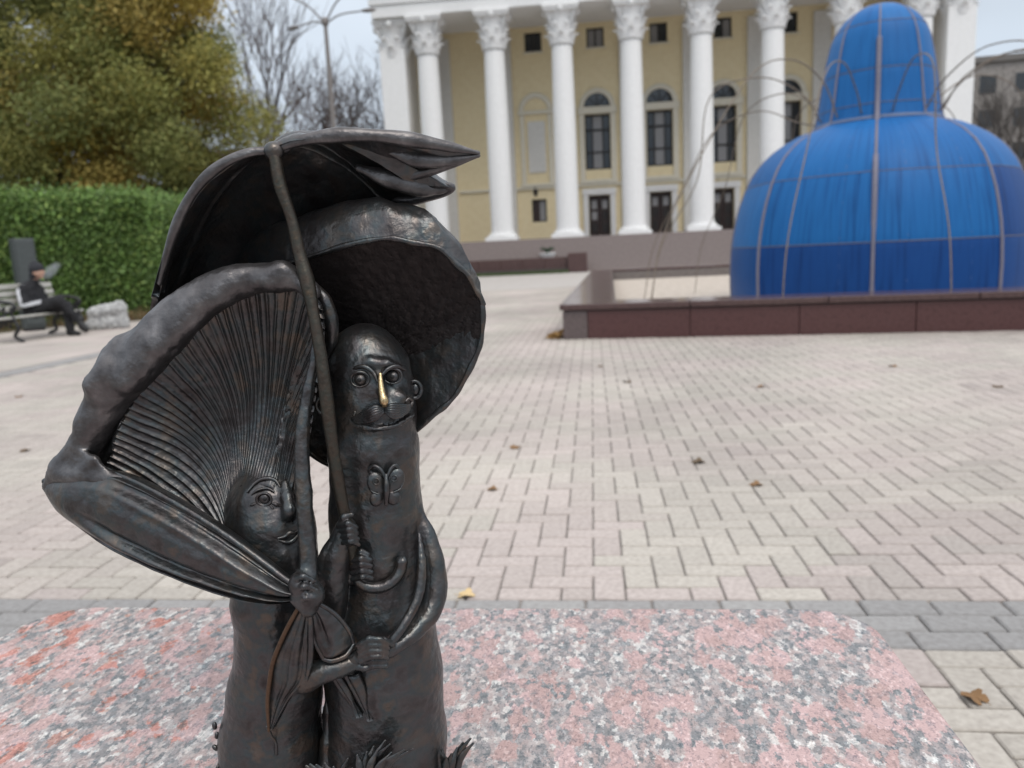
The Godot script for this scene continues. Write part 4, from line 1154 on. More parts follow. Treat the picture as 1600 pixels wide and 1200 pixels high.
# ---------------------------------------------------------------- the fountain and its blue winter cover
func fountain() -> void:
	var red := patchy(noise_tex(0.05, 5, [lin(.045, .020, .020), lin(.075, .030, .029), lin(.095, .042, .040), lin(.07, .034, .034)], 61), 0.8, 0.30, 0.0, true)
	var greyred := patchy(noise_tex(0.05, 5, [lin(.075, .055, .055), lin(.115, .088, .085), lin(.14, .11, .105)], 62), 0.8, 0.40, 0.0, true)
	var cope := patchy(noise_tex(0.04, 5, [lin(.055, .034, .033), lin(.085, .050, .048), lin(.115, .075, .07)], 63), 0.9, 0.18, 0.0, true)
	var floor_m := patchy(noise_tex(0.02, 5, [lin(.34, .29, .24), lin(.46, .40, .34), lin(.54, .48, .42)], 64), 0.5, 0.9, 0.0, true)
	var lining := patchy(noise_tex(0.03, 4, [lin(.10, .085, .08), lin(.16, .14, .13), lin(.21, .18, .165)], 65), 0.6, 0.7, 0.0, true)
	var t := thing("fountain", "low fountain basin walled in polished red-brown granite panels", "fountain")
	var A := Vector3(-0.36, 0, -9.0)
	var B := Vector3(9.6, 0, -7.6)
	var C := Vector3(10.0, 0, -25.5)
	var D := Vector3(0.02, 0, -25.0)
	var sides := [[A, B], [B, C], [C, D], [D, A]]
	var mid := (A + B + C + D) / 4
	rng.seed = 8
	for k in 4:
		var p: Vector3 = sides[k][0]
		var q: Vector3 = sides[k][1]
		var d := (q - p).normalized()
		var inn := d.cross(Vector3.UP)
		if inn.dot(mid - p) < 0: inn = -inn
		var l := p.distance_to(q)
		var fr := Transform3D(Basis(d, Vector3.UP, inn if d.cross(Vector3.UP).dot(inn) > 0 else inn), p)
		# core behind the panels
		put(t, "wall_core", faceted([box(Vector3(0.04, 0, 0.035), Vector3(l - 0.04, 0.335, 0.60))]), lining, fr)
		put(t, "lining", faceted([box(Vector3(0.6, 0.02, 0.602), Vector3(l - 0.6, 0.33, 0.625), 0.004)]), lining, fr)
		var x := 0.0
		var i := 0
		while x < l - 0.05:
			var w := 0.29 if i == 0 else minf(1.16, l - x)
			var pm := greyred if i == 0 and k == 0 else red
			put(t, "granite_panel", faceted([box(Vector3(x + 0.004, 0.0, 0.0 + rng.randf() * 0.002), Vector3(x + w - 0.004, 0.325, 0.033), 0.004)]), pm, fr)
			x += w
			i += 1
		x = 0.0
		i = 0
		while x < l - 0.05:
			var w := minf(1.45, l - x)
			var lo := 0.645 if k > 0 and x == 0.0 else 0.0
			put(t, "coping_slab", faceted([box(Vector3(x + 0.004 + (lo if k > 0 else 0.0), 0.338, -0.035), Vector3(x + w - 0.004, 0.405 + rng.randf() * 0.002, 0.61), 0.008)]), cope, fr)
			x += w
			i += 1
	put(t, "basin_floor", faceted([box(Vector3(0.25, 0.0, -24.6), Vector3(9.4, 0.09, -9.2))]), floor_m)

	var c := thing("fountain_cover", "big blue onion-shaped cover of panels on ribs standing in the fountain", "fountain cover", Vector3(4.30, 0.0, -12.5), atan2(-4.30, 12.5))
	var prof := [Vector2(2.13, 0.09), Vector2(2.15, 0.5), Vector2(2.13, 0.95), Vector2(2.07, 1.32), Vector2(1.98, 1.65), Vector2(1.82, 2.02), Vector2(1.58, 2.31), Vector2(1.24, 2.53), Vector2(0.92, 2.64), Vector2(0.86, 2.72), Vector2(0.81, 3.0), Vector2(0.765, 3.34), Vector2(0.71, 3.65), Vector2(0.63, 3.95), Vector2(0.47, 4.18), Vector2(0.24, 4.31), Vector2(0.03, 4.36)]
	var at := func(a: float, s: float, out := 0.0) -> Vector3:
		var x := s * (prof.size() - 1)
		var i := mini(int(x), prof.size() - 2)
		var q: Vector2 = (prof[i] as Vector2).cubic_interpolate(prof[i + 1], prof[maxi(i - 1, 0)], prof[mini(i + 2, prof.size() - 1)], x - i)
		# between ribs the sheet is pulled a little flatter than a circle
		var w := fposmod(a, TAU / 8) / (TAU / 8)
		var r: float = q.x * 0.985 * (1.0 - 0.035 * sin(PI * w)) + out
		return Vector3(sin(a) * r, q.y, cos(a) * r)
	var bands := [[0.0, 0.125], [0.125, 0.285], [0.285, 0.5], [0.535, 0.69], [0.69, 0.825], [0.825, 1.0]]
	var streak := noise_tex(0.02, 5, [Color(.66, .69, .74), Color(.85, .87, .90), Color(1, 1, 1), Color(.94, .95, .97), Color(.76, .79, .83)], 71, 512)
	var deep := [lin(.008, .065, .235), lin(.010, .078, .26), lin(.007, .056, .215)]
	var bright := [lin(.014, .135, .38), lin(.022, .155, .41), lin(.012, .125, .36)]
	var pm := {}
	for k in 2:
		for i in 3:
			var m := mat([deep, bright][k][i], 0.5)
			m.albedo_texture = streak
			m.uv1_scale = Vector3(1.3, 0.045, 1)
			m.uv1_offset = Vector3(0.37 * i + 0.2 * k, 0.11 * i, 0)
			m.metallic_specular = 0.3
			pm[k * 3 + i] = m
	rng.seed = 12
	for s in 8:
		for b in bands.size():
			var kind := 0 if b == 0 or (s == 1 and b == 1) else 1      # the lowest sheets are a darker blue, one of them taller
			var a0 := TAU / 8 * s + 0.012
			var a1 := TAU / 8 * (s + 1) - 0.012
			var g := grid(10, 8, func(u: float, v: float): return at.call(lerpf(a0, a1, u), lerpf(bands[b][0], bands[b][1], v) + 0.0))
			var sh := shell(g, 0.012)
			var uv := PackedVector2Array()
			for j in sh[0].size():
				var q: int = j % (11 * 9)
				uv.append(Vector2(s + float(q % 11) / 10.0, b * 1.3 + float(q / 11) / 8.0))
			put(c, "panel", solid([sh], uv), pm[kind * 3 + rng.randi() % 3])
	put(c, "neck_ring", solid([grid(48, 8, func(u: float, v: float):
		var a := TAU * u
		return Vector3(sin(a) * (0.87 + 0.03 * cos(TAU * v)), 2.66 + 0.04 * sin(TAU * v), cos(a) * (0.87 + 0.03 * cos(TAU * v))), true)]), mat(lin(.10, .14, .24), 0.6))
	var rib_m := patchy(noise_tex(0.04, 4, [lin(.11, .12, .18), lin(.17, .16, .21), lin(.24, .22, .25)], 73), 1.2, 0.6)
	var thin_m := patchy(noise_tex(0.04, 4, [lin(.05, .06, .10), lin(.10, .10, .14), lin(.16, .15, .17)], 74), 1.2, 0.6)
	var seam_m := patchy(noise_tex(0.04, 4, [lin(.04, .11, .28), lin(.07, .13, .29), lin(.12, .15, .28)], 75), 1.2, 0.6)
	for s in 8:
		var pts := []
		var rad := []
		for i in 26:
			var q := 0.985 * i / 25.0
			pts.append(at.call(TAU / 8 * s, q, 0.012))
			rad.append(lerpf(0.026, 0.013, q))
		put(c, "rib", solid([tube(pts, rad, 8, -1)]), rib_m)
		for w in 3:
			pts = []
			rad = []
			for i in 20:
				pts.append(at.call(TAU / 8 * (s + (w + 1) / 4.0), 0.52 * i / 19.0, 0.004))
				rad.append(0.008)
			put(c, "seam_bar", solid([tube(pts, rad, 6, -1)]), seam_m)
	for b in [0.125, 0.285, 0.60, 0.69, 0.825]:
		var pts := []
		var rad := []
		for i in 65:
			pts.append(at.call(TAU * i / 64.0, b, 0.010))
			rad.append(0.009)
		put(c, "hoop", solid([tube(pts, rad, 6, -1)]), thin_m)
	# the middle mast against the front rib
	put(c, "mast", solid([tube([at.call(0.0, 0.0, 0.03), at.call(0.0, 0.28, 0.04), at.call(0.0, 0.5, 0.05), at.call(0.0, 0.69, 0.03), at.call(0.0, 0.77, 0.03)], [0.032, 0.036, 0.036, 0.036, 0.036], 8, 40)]), rib_m)
	# bare wires arching out all round, like a weeping willow
	var wire_m := patchy(noise_tex(0.04, 3, [lin(.10, .075, .055), lin(.20, .16, .12), lin(.26, .21, .17)], 76), 1.0, 0.7)
	rng.seed = 17
	for i in 13:
		var a := TAU * (i + 0.32 * rng.randf()) / 13.0 + 0.2
		var reach := rng.randf_range(3.3, 4.3)
		var peak := rng.randf_range(3.1, 3.55)
		var dir := Vector3(sin(a), 0, cos(a))
		var p := [dir * 0.84 + Vector3.UP * 2.75, dir * 1.15 + Vector3.UP * (peak - 0.25), dir * 1.75 + Vector3.UP * peak, dir * 2.5 + Vector3.UP * (peak - 0.25), dir * (reach - 0.75) + Vector3.UP * 2.0, dir * (reach - 0.2) + Vector3.UP * 1.05, dir * reach + Vector3.UP * 0.1]
		put(c, "wire_arch", solid([tube(p, [0.012, 0.011, 0.010, 0.009, 0.009, 0.008, 0.008], 6, 40)]), wire_m)
# ---------------------------------------------------------------- the theatre with its colonnade
func theatre() -> void:
	var white := patchy(noise_tex(0.02, 5, [lin(.78, .78, .775), lin(.81, .81, .805), lin(.83, .83, .83)], 81), 0.3, 0.7)
	var grey := patchy(noise_tex(0.02, 5, [lin(.66, .65, .62), lin(.70, .69, .66), lin(.74, .73, .70)], 82), 0.3, 0.8)
	var yellow := patchy(noise_tex(0.02, 5, [lin(.80, .68, .44), lin(.85, .73, .48), lin(.87, .76, .52)], 83), 0.25, 0.85)
	var cream := patchy(noise_tex(0.02, 5, [lin(.70, .66, .55), lin(.74, .70, .59), lin(.76, .72, .61)], 84), 0.3, 0.8)
	var step_m := patchy(noise_tex(0.03, 5, [lin(.20, .165, .155), lin(.24, .20, .19), lin(.27, .23, .215)], 85), 0.4, 0.7)
	var frame_m := mat(lin(.022, .020, .020), 0.6)
	var glass := mat(lin(.022, .028, .035), 0.12)
	glass.metallic_specular = 0.6
	var pale := mat(lin(.30, .30, .31), 0.5)
	var door_m := patchy(noise_tex(0.03, 4, [lin(.020, .011, .010), lin(.034, .018, .016), lin(.045, .026, .022)], 86), 0.8, 0.45)
	var Y0 := 1.85
	var YT := 14.25
	var t := thing("theatre_building", "yellow theatre with white Corinthian columns and broad steps behind the plaza", "theatre")
	var xs := []
	for k in 8: xs.append(-8.86 + 3.77 * k)
	# one column: base, fluted-free swelling shaft, leafy capital
	var shaft := lathe([Vector2(0.66, 0.42), Vector2(0.685, 0.5), Vector2(0.655, 0.62), Vector2(0.655, 3.0), Vector2(0.645, 5.0), Vector2(0.625, 7.0), Vector2(0.595, 9.0), Vector2(0.565, 10.6), Vector2(0.56, 10.75), Vector2(0.60, 10.8), Vector2(0.60, 10.88), Vector2(0.54, 10.9)], 32)
	var base := [box(Vector3(-0.92, 0, -0.92), Vector3(0.92, 0.2, 0.92), 0.01), lathe([Vector2(0.6, 0.2), Vector2(0.86, 0.2), Vector2(0.9, 0.26), Vector2(0.86, 0.32), Vector2(0.76, 0.34), Vector2(0.78, 0.4), Vector2(0.74, 0.44), Vector2(0.6, 0.46)], 32)]
	var cap := [lathe([Vector2(0.5, 10.88), Vector2(0.56, 11.2), Vector2(0.60, 11.7), Vector2(0.70, 12.0), Vector2(0.80, 12.1)], 28)]
	for row in 2:
		for i in 8:
			var a := TAU * (i + 0.5 * row) / 8.0
			var h := 0.52 if row == 0 else 0.92
			var dir := Vector3(sin(a), 0, cos(a))
			var side := Vector3(cos(a), 0, -sin(a))
			cap.append(shell(grid(6, 8, func(u: float, v: float):
				var w := 0.19 * sin(PI * minf(0.25 + v * 0.7, 1.0)) * (1.0 + 0.18 * sin(v * 22.0))
				var outw := 0.54 + 0.07 * v + 0.26 * pow(v, 3.0) - 0.05 * absf(u - 0.5)
				var y := 10.9 + h * (v if v < 0.85 else 0.85 - (v - 0.85) * 0.7)
				return dir * outw + side * ((u - 0.5) * 2.0 * w) + Vector3.UP * y), 0.035))
	for i in 4:
		var a := TAU * (i + 0.5) / 4.0
		var dir := Vector3(sin(a), 0, cos(a))
		var pts := []
		for j in 15:
			var th := 0.5 + j * 0.42
			var r := 0.16 * (1.0 - j / 17.0)
			pts.append(dir * (0.80 + cos(th) * r) + Vector3.UP * (11.92 + sin(th) * r))
		cap.append(tube([dir * 0.55 + Vector3.UP * 11.5] + pts, [0.04, 0.06, 0.07, 0.06, 0.05], 7))
	for i in 4:
		var dir := Vector3(sin(TAU * i / 4.0), 0, cos(TAU * i / 4.0))
		cap.append(lump(dir * 0.78 + Vector3.UP * 12.12, Vector3(0.14, 0.14, 0.14)))
	var top := [box(Vector3(-0.94, 12.06, -0.94), Vector3(0.94, 12.18, 0.94), 0.02), box(Vector3(-1.0, 12.182, -1.0), Vector3(1.0, 12.39, 1.0), 0.03)]
	var me_shaft := solid([shaft])
	var me_base := faceted(base)
	var me_cap := solid(cap)
	var me_top := faceted(top)
	var tall := Transform3D(Basis().scaled(Vector3(1.14, 1.4, 1.14)), Vector3(0, 12.1 - 12.1 * 1.4, 0))
	for x in xs:
		var col := put(t, "column", me_shaft, white, Transform3D(Basis(), Vector3(x, Y0, -45)))
		put(col, "column_base", me_base, white)
		put(col, "capital", me_cap, white, tall)
		put(col, "abacus", me_top, white)
	# corner piers with the same crown
	for x in [-10.85, 19.52]:
		var pier := put(t, "corner_pier", faceted([box(Vector3(-0.72, 0.3, -0.72), Vector3(0.72, 10.88, 0.72), 0.03), box(Vector3(-0.86, 0, -0.86), Vector3(0.86, 0.3, 0.86), 0.03)]), white, Transform3D(Basis(), Vector3(x, Y0, -45.5)))
		put(pier, "capital", me_cap, white, Transform3D(Basis().scaled(Vector3(1.3, 1.4, 1.3)), Vector3(0, 12.1 - 12.1 * 1.4, 0)))
		put(pier, "abacus", me_top, white)
	# walls: back wall with real openings cut out of it
	var zc := -49.5
	var holes := []
	for k in 7:
		var cx: float = -8.86 + 3.77 * (k + 0.5)
		if k >= 1: holes.append(Rect2(cx - 0.52, 13.15, 1.04, 1.15))
		if k == 1: holes.append(Rect2(cx - 0.46, 3.0, 0.92, 1.4))
		if k >= 2 and k <= 5:
			holes.append(Rect2(cx - 0.78, 6.0, 1.56, 3.3))
			holes.append(Rect2(cx - 0.66, Y0, 1.32, 2.6))
	var wall := []
	for k in 7:
		var x0: float = -10.85 if k == 0 else -8.86 + 3.77 * k
		var x1: float = 19.52 if k == 6 else -8.86 + 3.77 * (k + 1)
		var cuts := holes.filter(func(h): return h.get_center().x > x0 and h.get_center().x < x1)
		cuts.sort_custom(func(p, q): return p.position.y < q.position.y)
		var y := 0.0
		for h: Rect2 in cuts:
			wall.append(box(Vector3(x0, y, zc - 0.5), Vector3(x1, h.position.y, zc)))
			wall.append(box(Vector3(x0, h.position.y, zc - 0.5), Vector3(h.position.x, h.end.y, zc)))
			wall.append(box(Vector3(h.end.x, h.position.y, zc - 0.5), Vector3(x1, h.end.y, zc)))
			y = h.end.y
		wall.append(box(Vector3(x0, y, zc - 0.5), Vector3(x1, 15.4, zc)))
	put(t, "wall", faceted(wall), yellow)
	put(t, "hall", faceted([box(Vector3(-10.8, 0, -80), Vector3(19.4, 17.5, zc - 1.6)), box(Vector3(-10.9, 15.0, zc - 1.6), Vector3(19.5, 17.5, zc + 0.02))]), cream)
	put(t, "side_wall", faceted([box(Vector3(-11.0, 0, zc), Vector3(-10.5, 15, -46.25))]), grey)
	put(t, "side_wall", faceted([box(Vector3(19.2, 0, zc), Vector3(19.7, 15, -46.25))]), grey)
	for x in xs:
		put(t, "pilaster", faceted([box(Vector3(x - 0.5, Y0, zc + 0.003), Vector3(x + 0.5, 14.2, zc + 0.28), 0.03)]), grey)
	# entablature above the columns
	var ent := [box(Vector3(-11.75, YT, -46.3), Vector3(20.4, 14.9, -44.25), 0.02), box(Vector3(-11.85, 14.902, -46.3), Vector3(20.5, 15.25, -44.15), 0.02), box(Vector3(-11.7, 15.252, -46.3), Vector3(20.35, 16.5, -44.3), 0.02), box(Vector3(-12.4, 16.502, -47), Vector3(21.1, 17.2, -43.4), 0.04), box(Vector3(-12.1, 14.6, zc), Vector3(20.6, 14.85, -46.3)), box(Vector3(-12.1, 17.202, -80), Vector3(20.8, 17.6, -43.7))]
	put(t, "entablature", faceted(ent), white)
	var dent := []
	for i in 64: dent.append(box(Vector3(-11.6 + i * 0.5, 16.2, -44.3), Vector3(-11.35 + i * 0.5, 16.48, -44.05), 0.01))
	put(t, "dentils", faceted(dent), white)
	put(t, "string_course", faceted([box(Vector3(-8.2, 5.0, zc + 0.003), Vector3(17.3, 5.16, zc + 0.14), 0.02)]), cream)
	# windows, doors and the blind niche
	var arc := func(r0: float, r1: float, z0: float, z1: float) -> Array:
		var pts := []
		for e in [[r0, z0], [r0, z1], [r1, z1], [r1, z0], [r0, z0]]: pts.append(e)
		return grid(20, 4, func(u: float, v: float):
			var e: Array = pts[roundi(v * 4)]
			var a := PI * u
			return Vector3(cos(a) * e[0], sin(a) * e[0], e[1]))
	for k in range(1, 7):
		var cx: float = -8.86 + 3.77 * (k + 0.5)
		var o := Vector3(cx, 0, zc)
		# upper window with two casements
		var wn := put(t, "window", faceted([box(Vector3(-0.52, 13.15, -0.32), Vector3(-0.44, 14.3, -0.2)), box(Vector3(0.44, 13.15, -0.32), Vector3(0.52, 14.3, -0.2)), box(Vector3(-0.44, 13.15, -0.32), Vector3(0.44, 13.23, -0.2)), box(Vector3(-0.44, 14.22, -0.32), Vector3(0.44, 14.3, -0.2)), box(Vector3(-0.04, 13.23, -0.31), Vector3(0.04, 14.22, -0.21))]), frame_m, Transform3D(Basis(), o))
		put(wn, "pane", faceted([box(Vector3(-0.44, 13.23, -0.28), Vector3(-0.04, 14.22, -0.26))]), pale if k in [2, 3] else glass)
		put(wn, "pane", faceted([box(Vector3(0.04, 13.23, -0.28), Vector3(0.44, 14.22, -0.26))]), pale if k in [2, 4] else glass)
		put(wn, "sill", faceted([box(Vector3(-0.62, 13.05, 0.003), Vector3(0.62, 13.148, 0.16), 0.01)]), cream)
		if k == 1:
			var niche := put(t, "blind_niche", faceted([box(Vector3(-1.0, 5.35, 0.003), Vector3(-0.72, 9.5, 0.12), 0.02), box(Vector3(0.72, 5.35, 0.003), Vector3(1.0, 9.5, 0.12), 0.02), box(Vector3(-1.1, 9.502, 0.003), Vector3(1.1, 9.72, 0.2), 0.02), box(Vector3(-1.1, 5.17, 0.003), Vector3(1.1, 5.348, 0.2), 0.02)]), cream, Transform3D(Basis(), o))
			put(niche, "panel", faceted([box(Vector3(-0.55, 6.0, 0.003), Vector3(0.55, 9.1, 0.06), 0.02)]), grey)
			put(niche, "arch", solid([moved(arc.call(0.74, 1.05, 0.003, 0.13), Transform3D(Basis(), Vector3(0, 9.724, 0)))]), cream)
			var sw := put(t, "window", faceted([box(Vector3(-0.46, 3.0, -0.3), Vector3(-0.38, 4.4, -0.2)), box(Vector3(0.38, 3.0, -0.3), Vector3(0.46, 4.4, -0.2)), box(Vector3(-0.38, 3.0, -0.3), Vector3(0.38, 3.08, -0.2)), box(Vector3(-0.38, 4.32, -0.3), Vector3(0.38, 4.4, -0.2))]), frame_m, Transform3D(Basis(), o))
			put(sw, "pane", faceted([box(Vector3(-0.38, 3.08, -0.27), Vector3(0.02, 4.32, -0.25))]), door_m)
			put(sw, "pane", faceted([box(Vector3(0.024, 3.08, -0.27), Vector3(0.38, 4.32, -0.25))]), pale)
			continue
		if k > 5: continue
		var bars := [box(Vector3(-0.78, 6.0, -0.32), Vector3(-0.70, 9.3, -0.18)), box(Vector3(0.70, 6.0, -0.32), Vector3(0.78, 9.3, -0.18)), box(Vector3(-0.70, 6.0, -0.32), Vector3(0.70, 6.1, -0.18)), box(Vector3(-0.70, 9.2, -0.32), Vector3(0.70, 9.3, -0.18)), box(Vector3(-0.36, 6.1, -0.31), Vector3(-0.28, 9.2, -0.19)), box(Vector3(0.28, 6.1, -0.31), Vector3(0.36, 9.2, -0.19)), box(Vector3(-0.70, 8.32, -0.309), Vector3(0.70, 8.44, -0.191)), box(Vector3(-0.70, 7.0, -0.309), Vector3(0.70, 7.1, -0.191))]
		var w := put(t, "window", faceted(bars), frame_m, Transform3D(Basis(), o))
		for c in [[-0.70, -0.36], [-0.28, 0.28], [0.36, 0.70]]:
			for r in [[6.1, 7.0], [7.1, 8.32], [8.44, 9.2]]:
				put(w, "pane", faceted([box(Vector3(c[0], r[0], -0.27), Vector3(c[1], r[1], -0.255))]), pale if c[1] == 0.28 else glass)
		put(w, "surround", faceted([box(Vector3(-1.12, 5.4, 0.003), Vector3(-0.80, 9.3, 0.14), 0.02), box(Vector3(0.80, 5.4, 0.003), Vector3(1.12, 9.3, 0.14), 0.02), box(Vector3(-1.18, 9.302, 0.003), Vector3(1.18, 9.72, 0.2), 0.02), box(Vector3(-1.18, 5.17, 0.003), Vector3(1.18, 5.398, 0.2), 0.02)]), cream)
		var lun := put(t, "lunette", solid([moved(arc.call(0.80, 1.08, 0.003, 0.14), Transform3D(Basis(), Vector3(0, 9.724, 0)))]), cream, Transform3D(Basis(), o))
		put(lun, "pane", solid([shell(grid(20, 2, func(u: float, v: float): return Vector3(cos(PI * u) * 0.8 * v, 9.724 + sin(PI * u) * 0.8 * v, 0.04)), 0.03)]), glass)
		var spokes := []
		for i in 3:
			var a := PI * (i + 1) / 4.0
			spokes.append(tube([Vector3(0, 9.74, 0.06), Vector3(cos(a) * 0.4, 9.74 + sin(a) * 0.4, 0.06), Vector3(cos(a) * 0.79, 9.74 + sin(a) * 0.79, 0.06)], [0.03, 0.03, 0.03], 6))
		put(lun, "glazing_bar", solid(spokes), frame_m)
		var leafd := []
		for s in [-1, 1]: leafd.append(box(Vector3(minf(s * 0.012, s * 0.64), Y0 + 0.02, -0.3), Vector3(maxf(s * 0.012, s * 0.64), 4.42, -0.22), 0.01))
		var door := put(t, "door", faceted(leafd), door_m, Transform3D(Basis(), o))
		for s in [-1, 1]:
			for r in [[2.2, 2.75], [2.95, 3.45], [3.62, 4.15]]:
				put(door, "door_panel", faceted([box(Vector3(s * 0.33 - 0.17, r[0], -0.225), Vector3(s * 0.33 + 0.17, r[1], -0.19), 0.02)]), pale if r[0] > 3.6 or (k == 2 and r[0] > 2.9 and s < 0) else frame_m)
		put(door, "surround", faceted([box(Vector3(-1.0, Y0, 0.003), Vector3(-0.68, 4.46, 0.16), 0.02), box(Vector3(0.68, Y0, 0.003), Vector3(1.0, 4.46, 0.16), 0.02), box(Vector3(-1.05, 4.462, 0.003), Vector3(1.05, 4.85, 0.2), 0.02)]), white)
	var lamp := put(t, "wall_lamp", solid([tube([Vector3(0, 4.75, 0.02), Vector3(0, 4.95, 0.2), Vector3(0, 4.85, 0.3)], [0.03, 0.03, 0.03], 6), lathe([Vector2(0.02, 4.4), Vector2(0.12, 4.46), Vector2(0.16, 4.75), Vector2(0.04, 4.86)], 10)]), frame_m, Transform3D(Basis(), Vector3(-3.4, 0.2, zc)))
	lamp.name = "wall_lamp"
	# steps across the whole front
	for i in 12:
		var d := 0.28 * i
		put(t, "step", faceted([box(Vector3(-12.6, Y0 / 12 * (11 - i) - 0.02, -51 if i == 0 else -43.7 + d - 0.3), Vector3(21.3, Y0 / 12 * (12 - i) - 0.001, -43.7 + d), 0.012)]), step_m)
	# parapet of dark red stone beside the steps, with its lawn strip
	var par := thing("parapet", "low dark red stone parapet ending in a block beside the theatre steps", "parapet", Vector3(0, 0, -40.2))
	var pr := patchy(noise_tex(0.03, 5, [lin(.055, .030, .028), lin(.085, .045, .042), lin(.11, .065, .060)], 91), 0.4, 0.5)
	put(par, "plinth", faceted([box(Vector3(-14, 0, -0.3), Vector3(-1.25, 0.22, 0.35), 0.02)]), patchy(noise_tex(0.03, 5, [lin(.06, .055, .05), lin(.10, .09, .08)], 92), 0.4, 0.8))
	for i in 11: put(par, "stone_slab", faceted([box(Vector3(-14 + i * 1.16 + 0.004, 0.222, -0.25), Vector3(-14 + (i + 1) * 1.16 - 0.004, 0.80, 0.2), 0.01)]), pr)
	put(par, "end_block", faceted([box(Vector3(-1.24, 0, -0.5), Vector3(-0.25, 0.98, 0.45), 0.02)]), pr)
	var grass := MultiMesh.new()
	grass.transform_format = MultiMesh.TRANSFORM_3D
	grass.mesh = solid([tube([Vector3.ZERO, Vector3(0.01, 0.08, 0), Vector3(0.05, 0.15, 0.01)], [0.012, 0.009, 0.002], 3, 3), tube([Vector3(0.03, 0, 0.02), Vector3(0.0, 0.07, 0.03), Vector3(-0.05, 0.12, 0.05)], [0.012, 0.009, 0.002], 3, 3)])
	grass.instance_count = 2600
	rng.seed = 40
	for i in 2600: grass.set_instance_transform(i, Transform3D(Basis(Vector3.UP, rng.randf() * TAU), Vector3(rng.randf_range(-13, -1.2), -0.01, -40.2 + 0.4 + pow(rng.randf(), 1.4) * 0.7)))
	var lawn := MultiMeshInstance3D.new()
	lawn.name = "grass_strip"
	lawn.multimesh = grass
	lawn.material_override = mat(lin(.07, .11, .03), 0.9)
	add_child(lawn)
	tag(lawn, "thin strip of green grass at the foot of the red parapet", "grass", "", "stuff")
	# a pale strip of paving before the steps
	structure("forecourt", faceted([box(Vector3(-0.2, -0.2, -40.6), Vector3(24, 0.004, -30), 0.0)]), patchy(noise_tex(0.03, 4, [lin(.38, .355, .33), lin(.42, .39, .365), lin(.47, .435, .405)], 93), 0.3, 0.9), "paving at the foot of the theatre steps")
	var pot := thing("planter", "small dark plant in a pale bowl on the theatre steps above the parapet", "planter", Vector3(-2.35, 0.617, -41.62))
	put(pot, "bowl", solid([lathe([Vector2(0.02, 0), Vector2(0.2, 0.0), Vector2(0.24, 0.06), Vector2(0.42, 0.34), Vector2(0.46, 0.42), Vector2(0.40, 0.42), Vector2(0.02, 0.36)], 20)]), white)
	var sprig := []
	for i in 16:
		var a := i * 2.4
		sprig.append(tube([Vector3(0, 0.36, 0), Vector3(sin(a) * 0.16, 0.56 + 0.03 * (i % 4), cos(a) * 0.16), Vector3(sin(a) * 0.38, 0.60 + 0.05 * (i % 3), cos(a) * 0.38)], [0.05, 0.07, 0.02], 5))
	put(pot, "plant", solid(sprig), mat(lin(.03, .055, .03), 0.8))
# ---------------------------------------------------------------- trees, hedge, lamp and far buildings
func spray_mesh(n: int, r: float, size: float, seed_: int) -> ArrayMesh:
	rng.seed = seed_
	var v := PackedVector3Array()
	var idx := PackedInt32Array()
	for i in n:
		var c := Vector3(rng.randfn(), rng.randfn(), rng.randfn()) * r * 0.5
		var b := Basis(Vector3(rng.randfn(), rng.randfn(), rng.randfn()).normalized(), rng.randf() * TAU)
		var s := size * rng.randf_range(0.6, 1.25)
		var o := v.size()
		for p in [Vector3(0, 0, -1), Vector3(0.5, 0.12, -0.1), Vector3(0, -0.05, 1), Vector3(-0.5, 0.12, -0.1)]: v.append(c + b * (p * s))
		idx.append_array([o, o + 1, o + 2, o, o + 2, o + 3])
	return faceted([[v, idx]])

func leaves(parent: Node, called: String, me: Mesh, m: Material, places: Array) -> MultiMeshInstance3D:
	var mm := MultiMesh.new()
	mm.transform_format = MultiMesh.TRANSFORM_3D
	mm.use_colors = true
	mm.mesh = me
	mm.instance_count = places.size()
	for i in places.size():
		mm.set_instance_transform(i, places[i][0])
		mm.set_instance_color(i, places[i][1])
	var o := MultiMeshInstance3D.new()
	o.name = called
	o.multimesh = mm
	o.material_override = m
	parent.add_child(o, true)
	o.set_meta("kind", "stuff")
	return o

func rand_basis(s: float) -> Basis:
	return Basis(Vector3(rng.randfn(), rng.randfn(), rng.randfn()).normalized(), rng.randf() * TAU).scaled(Vector3.ONE * s)

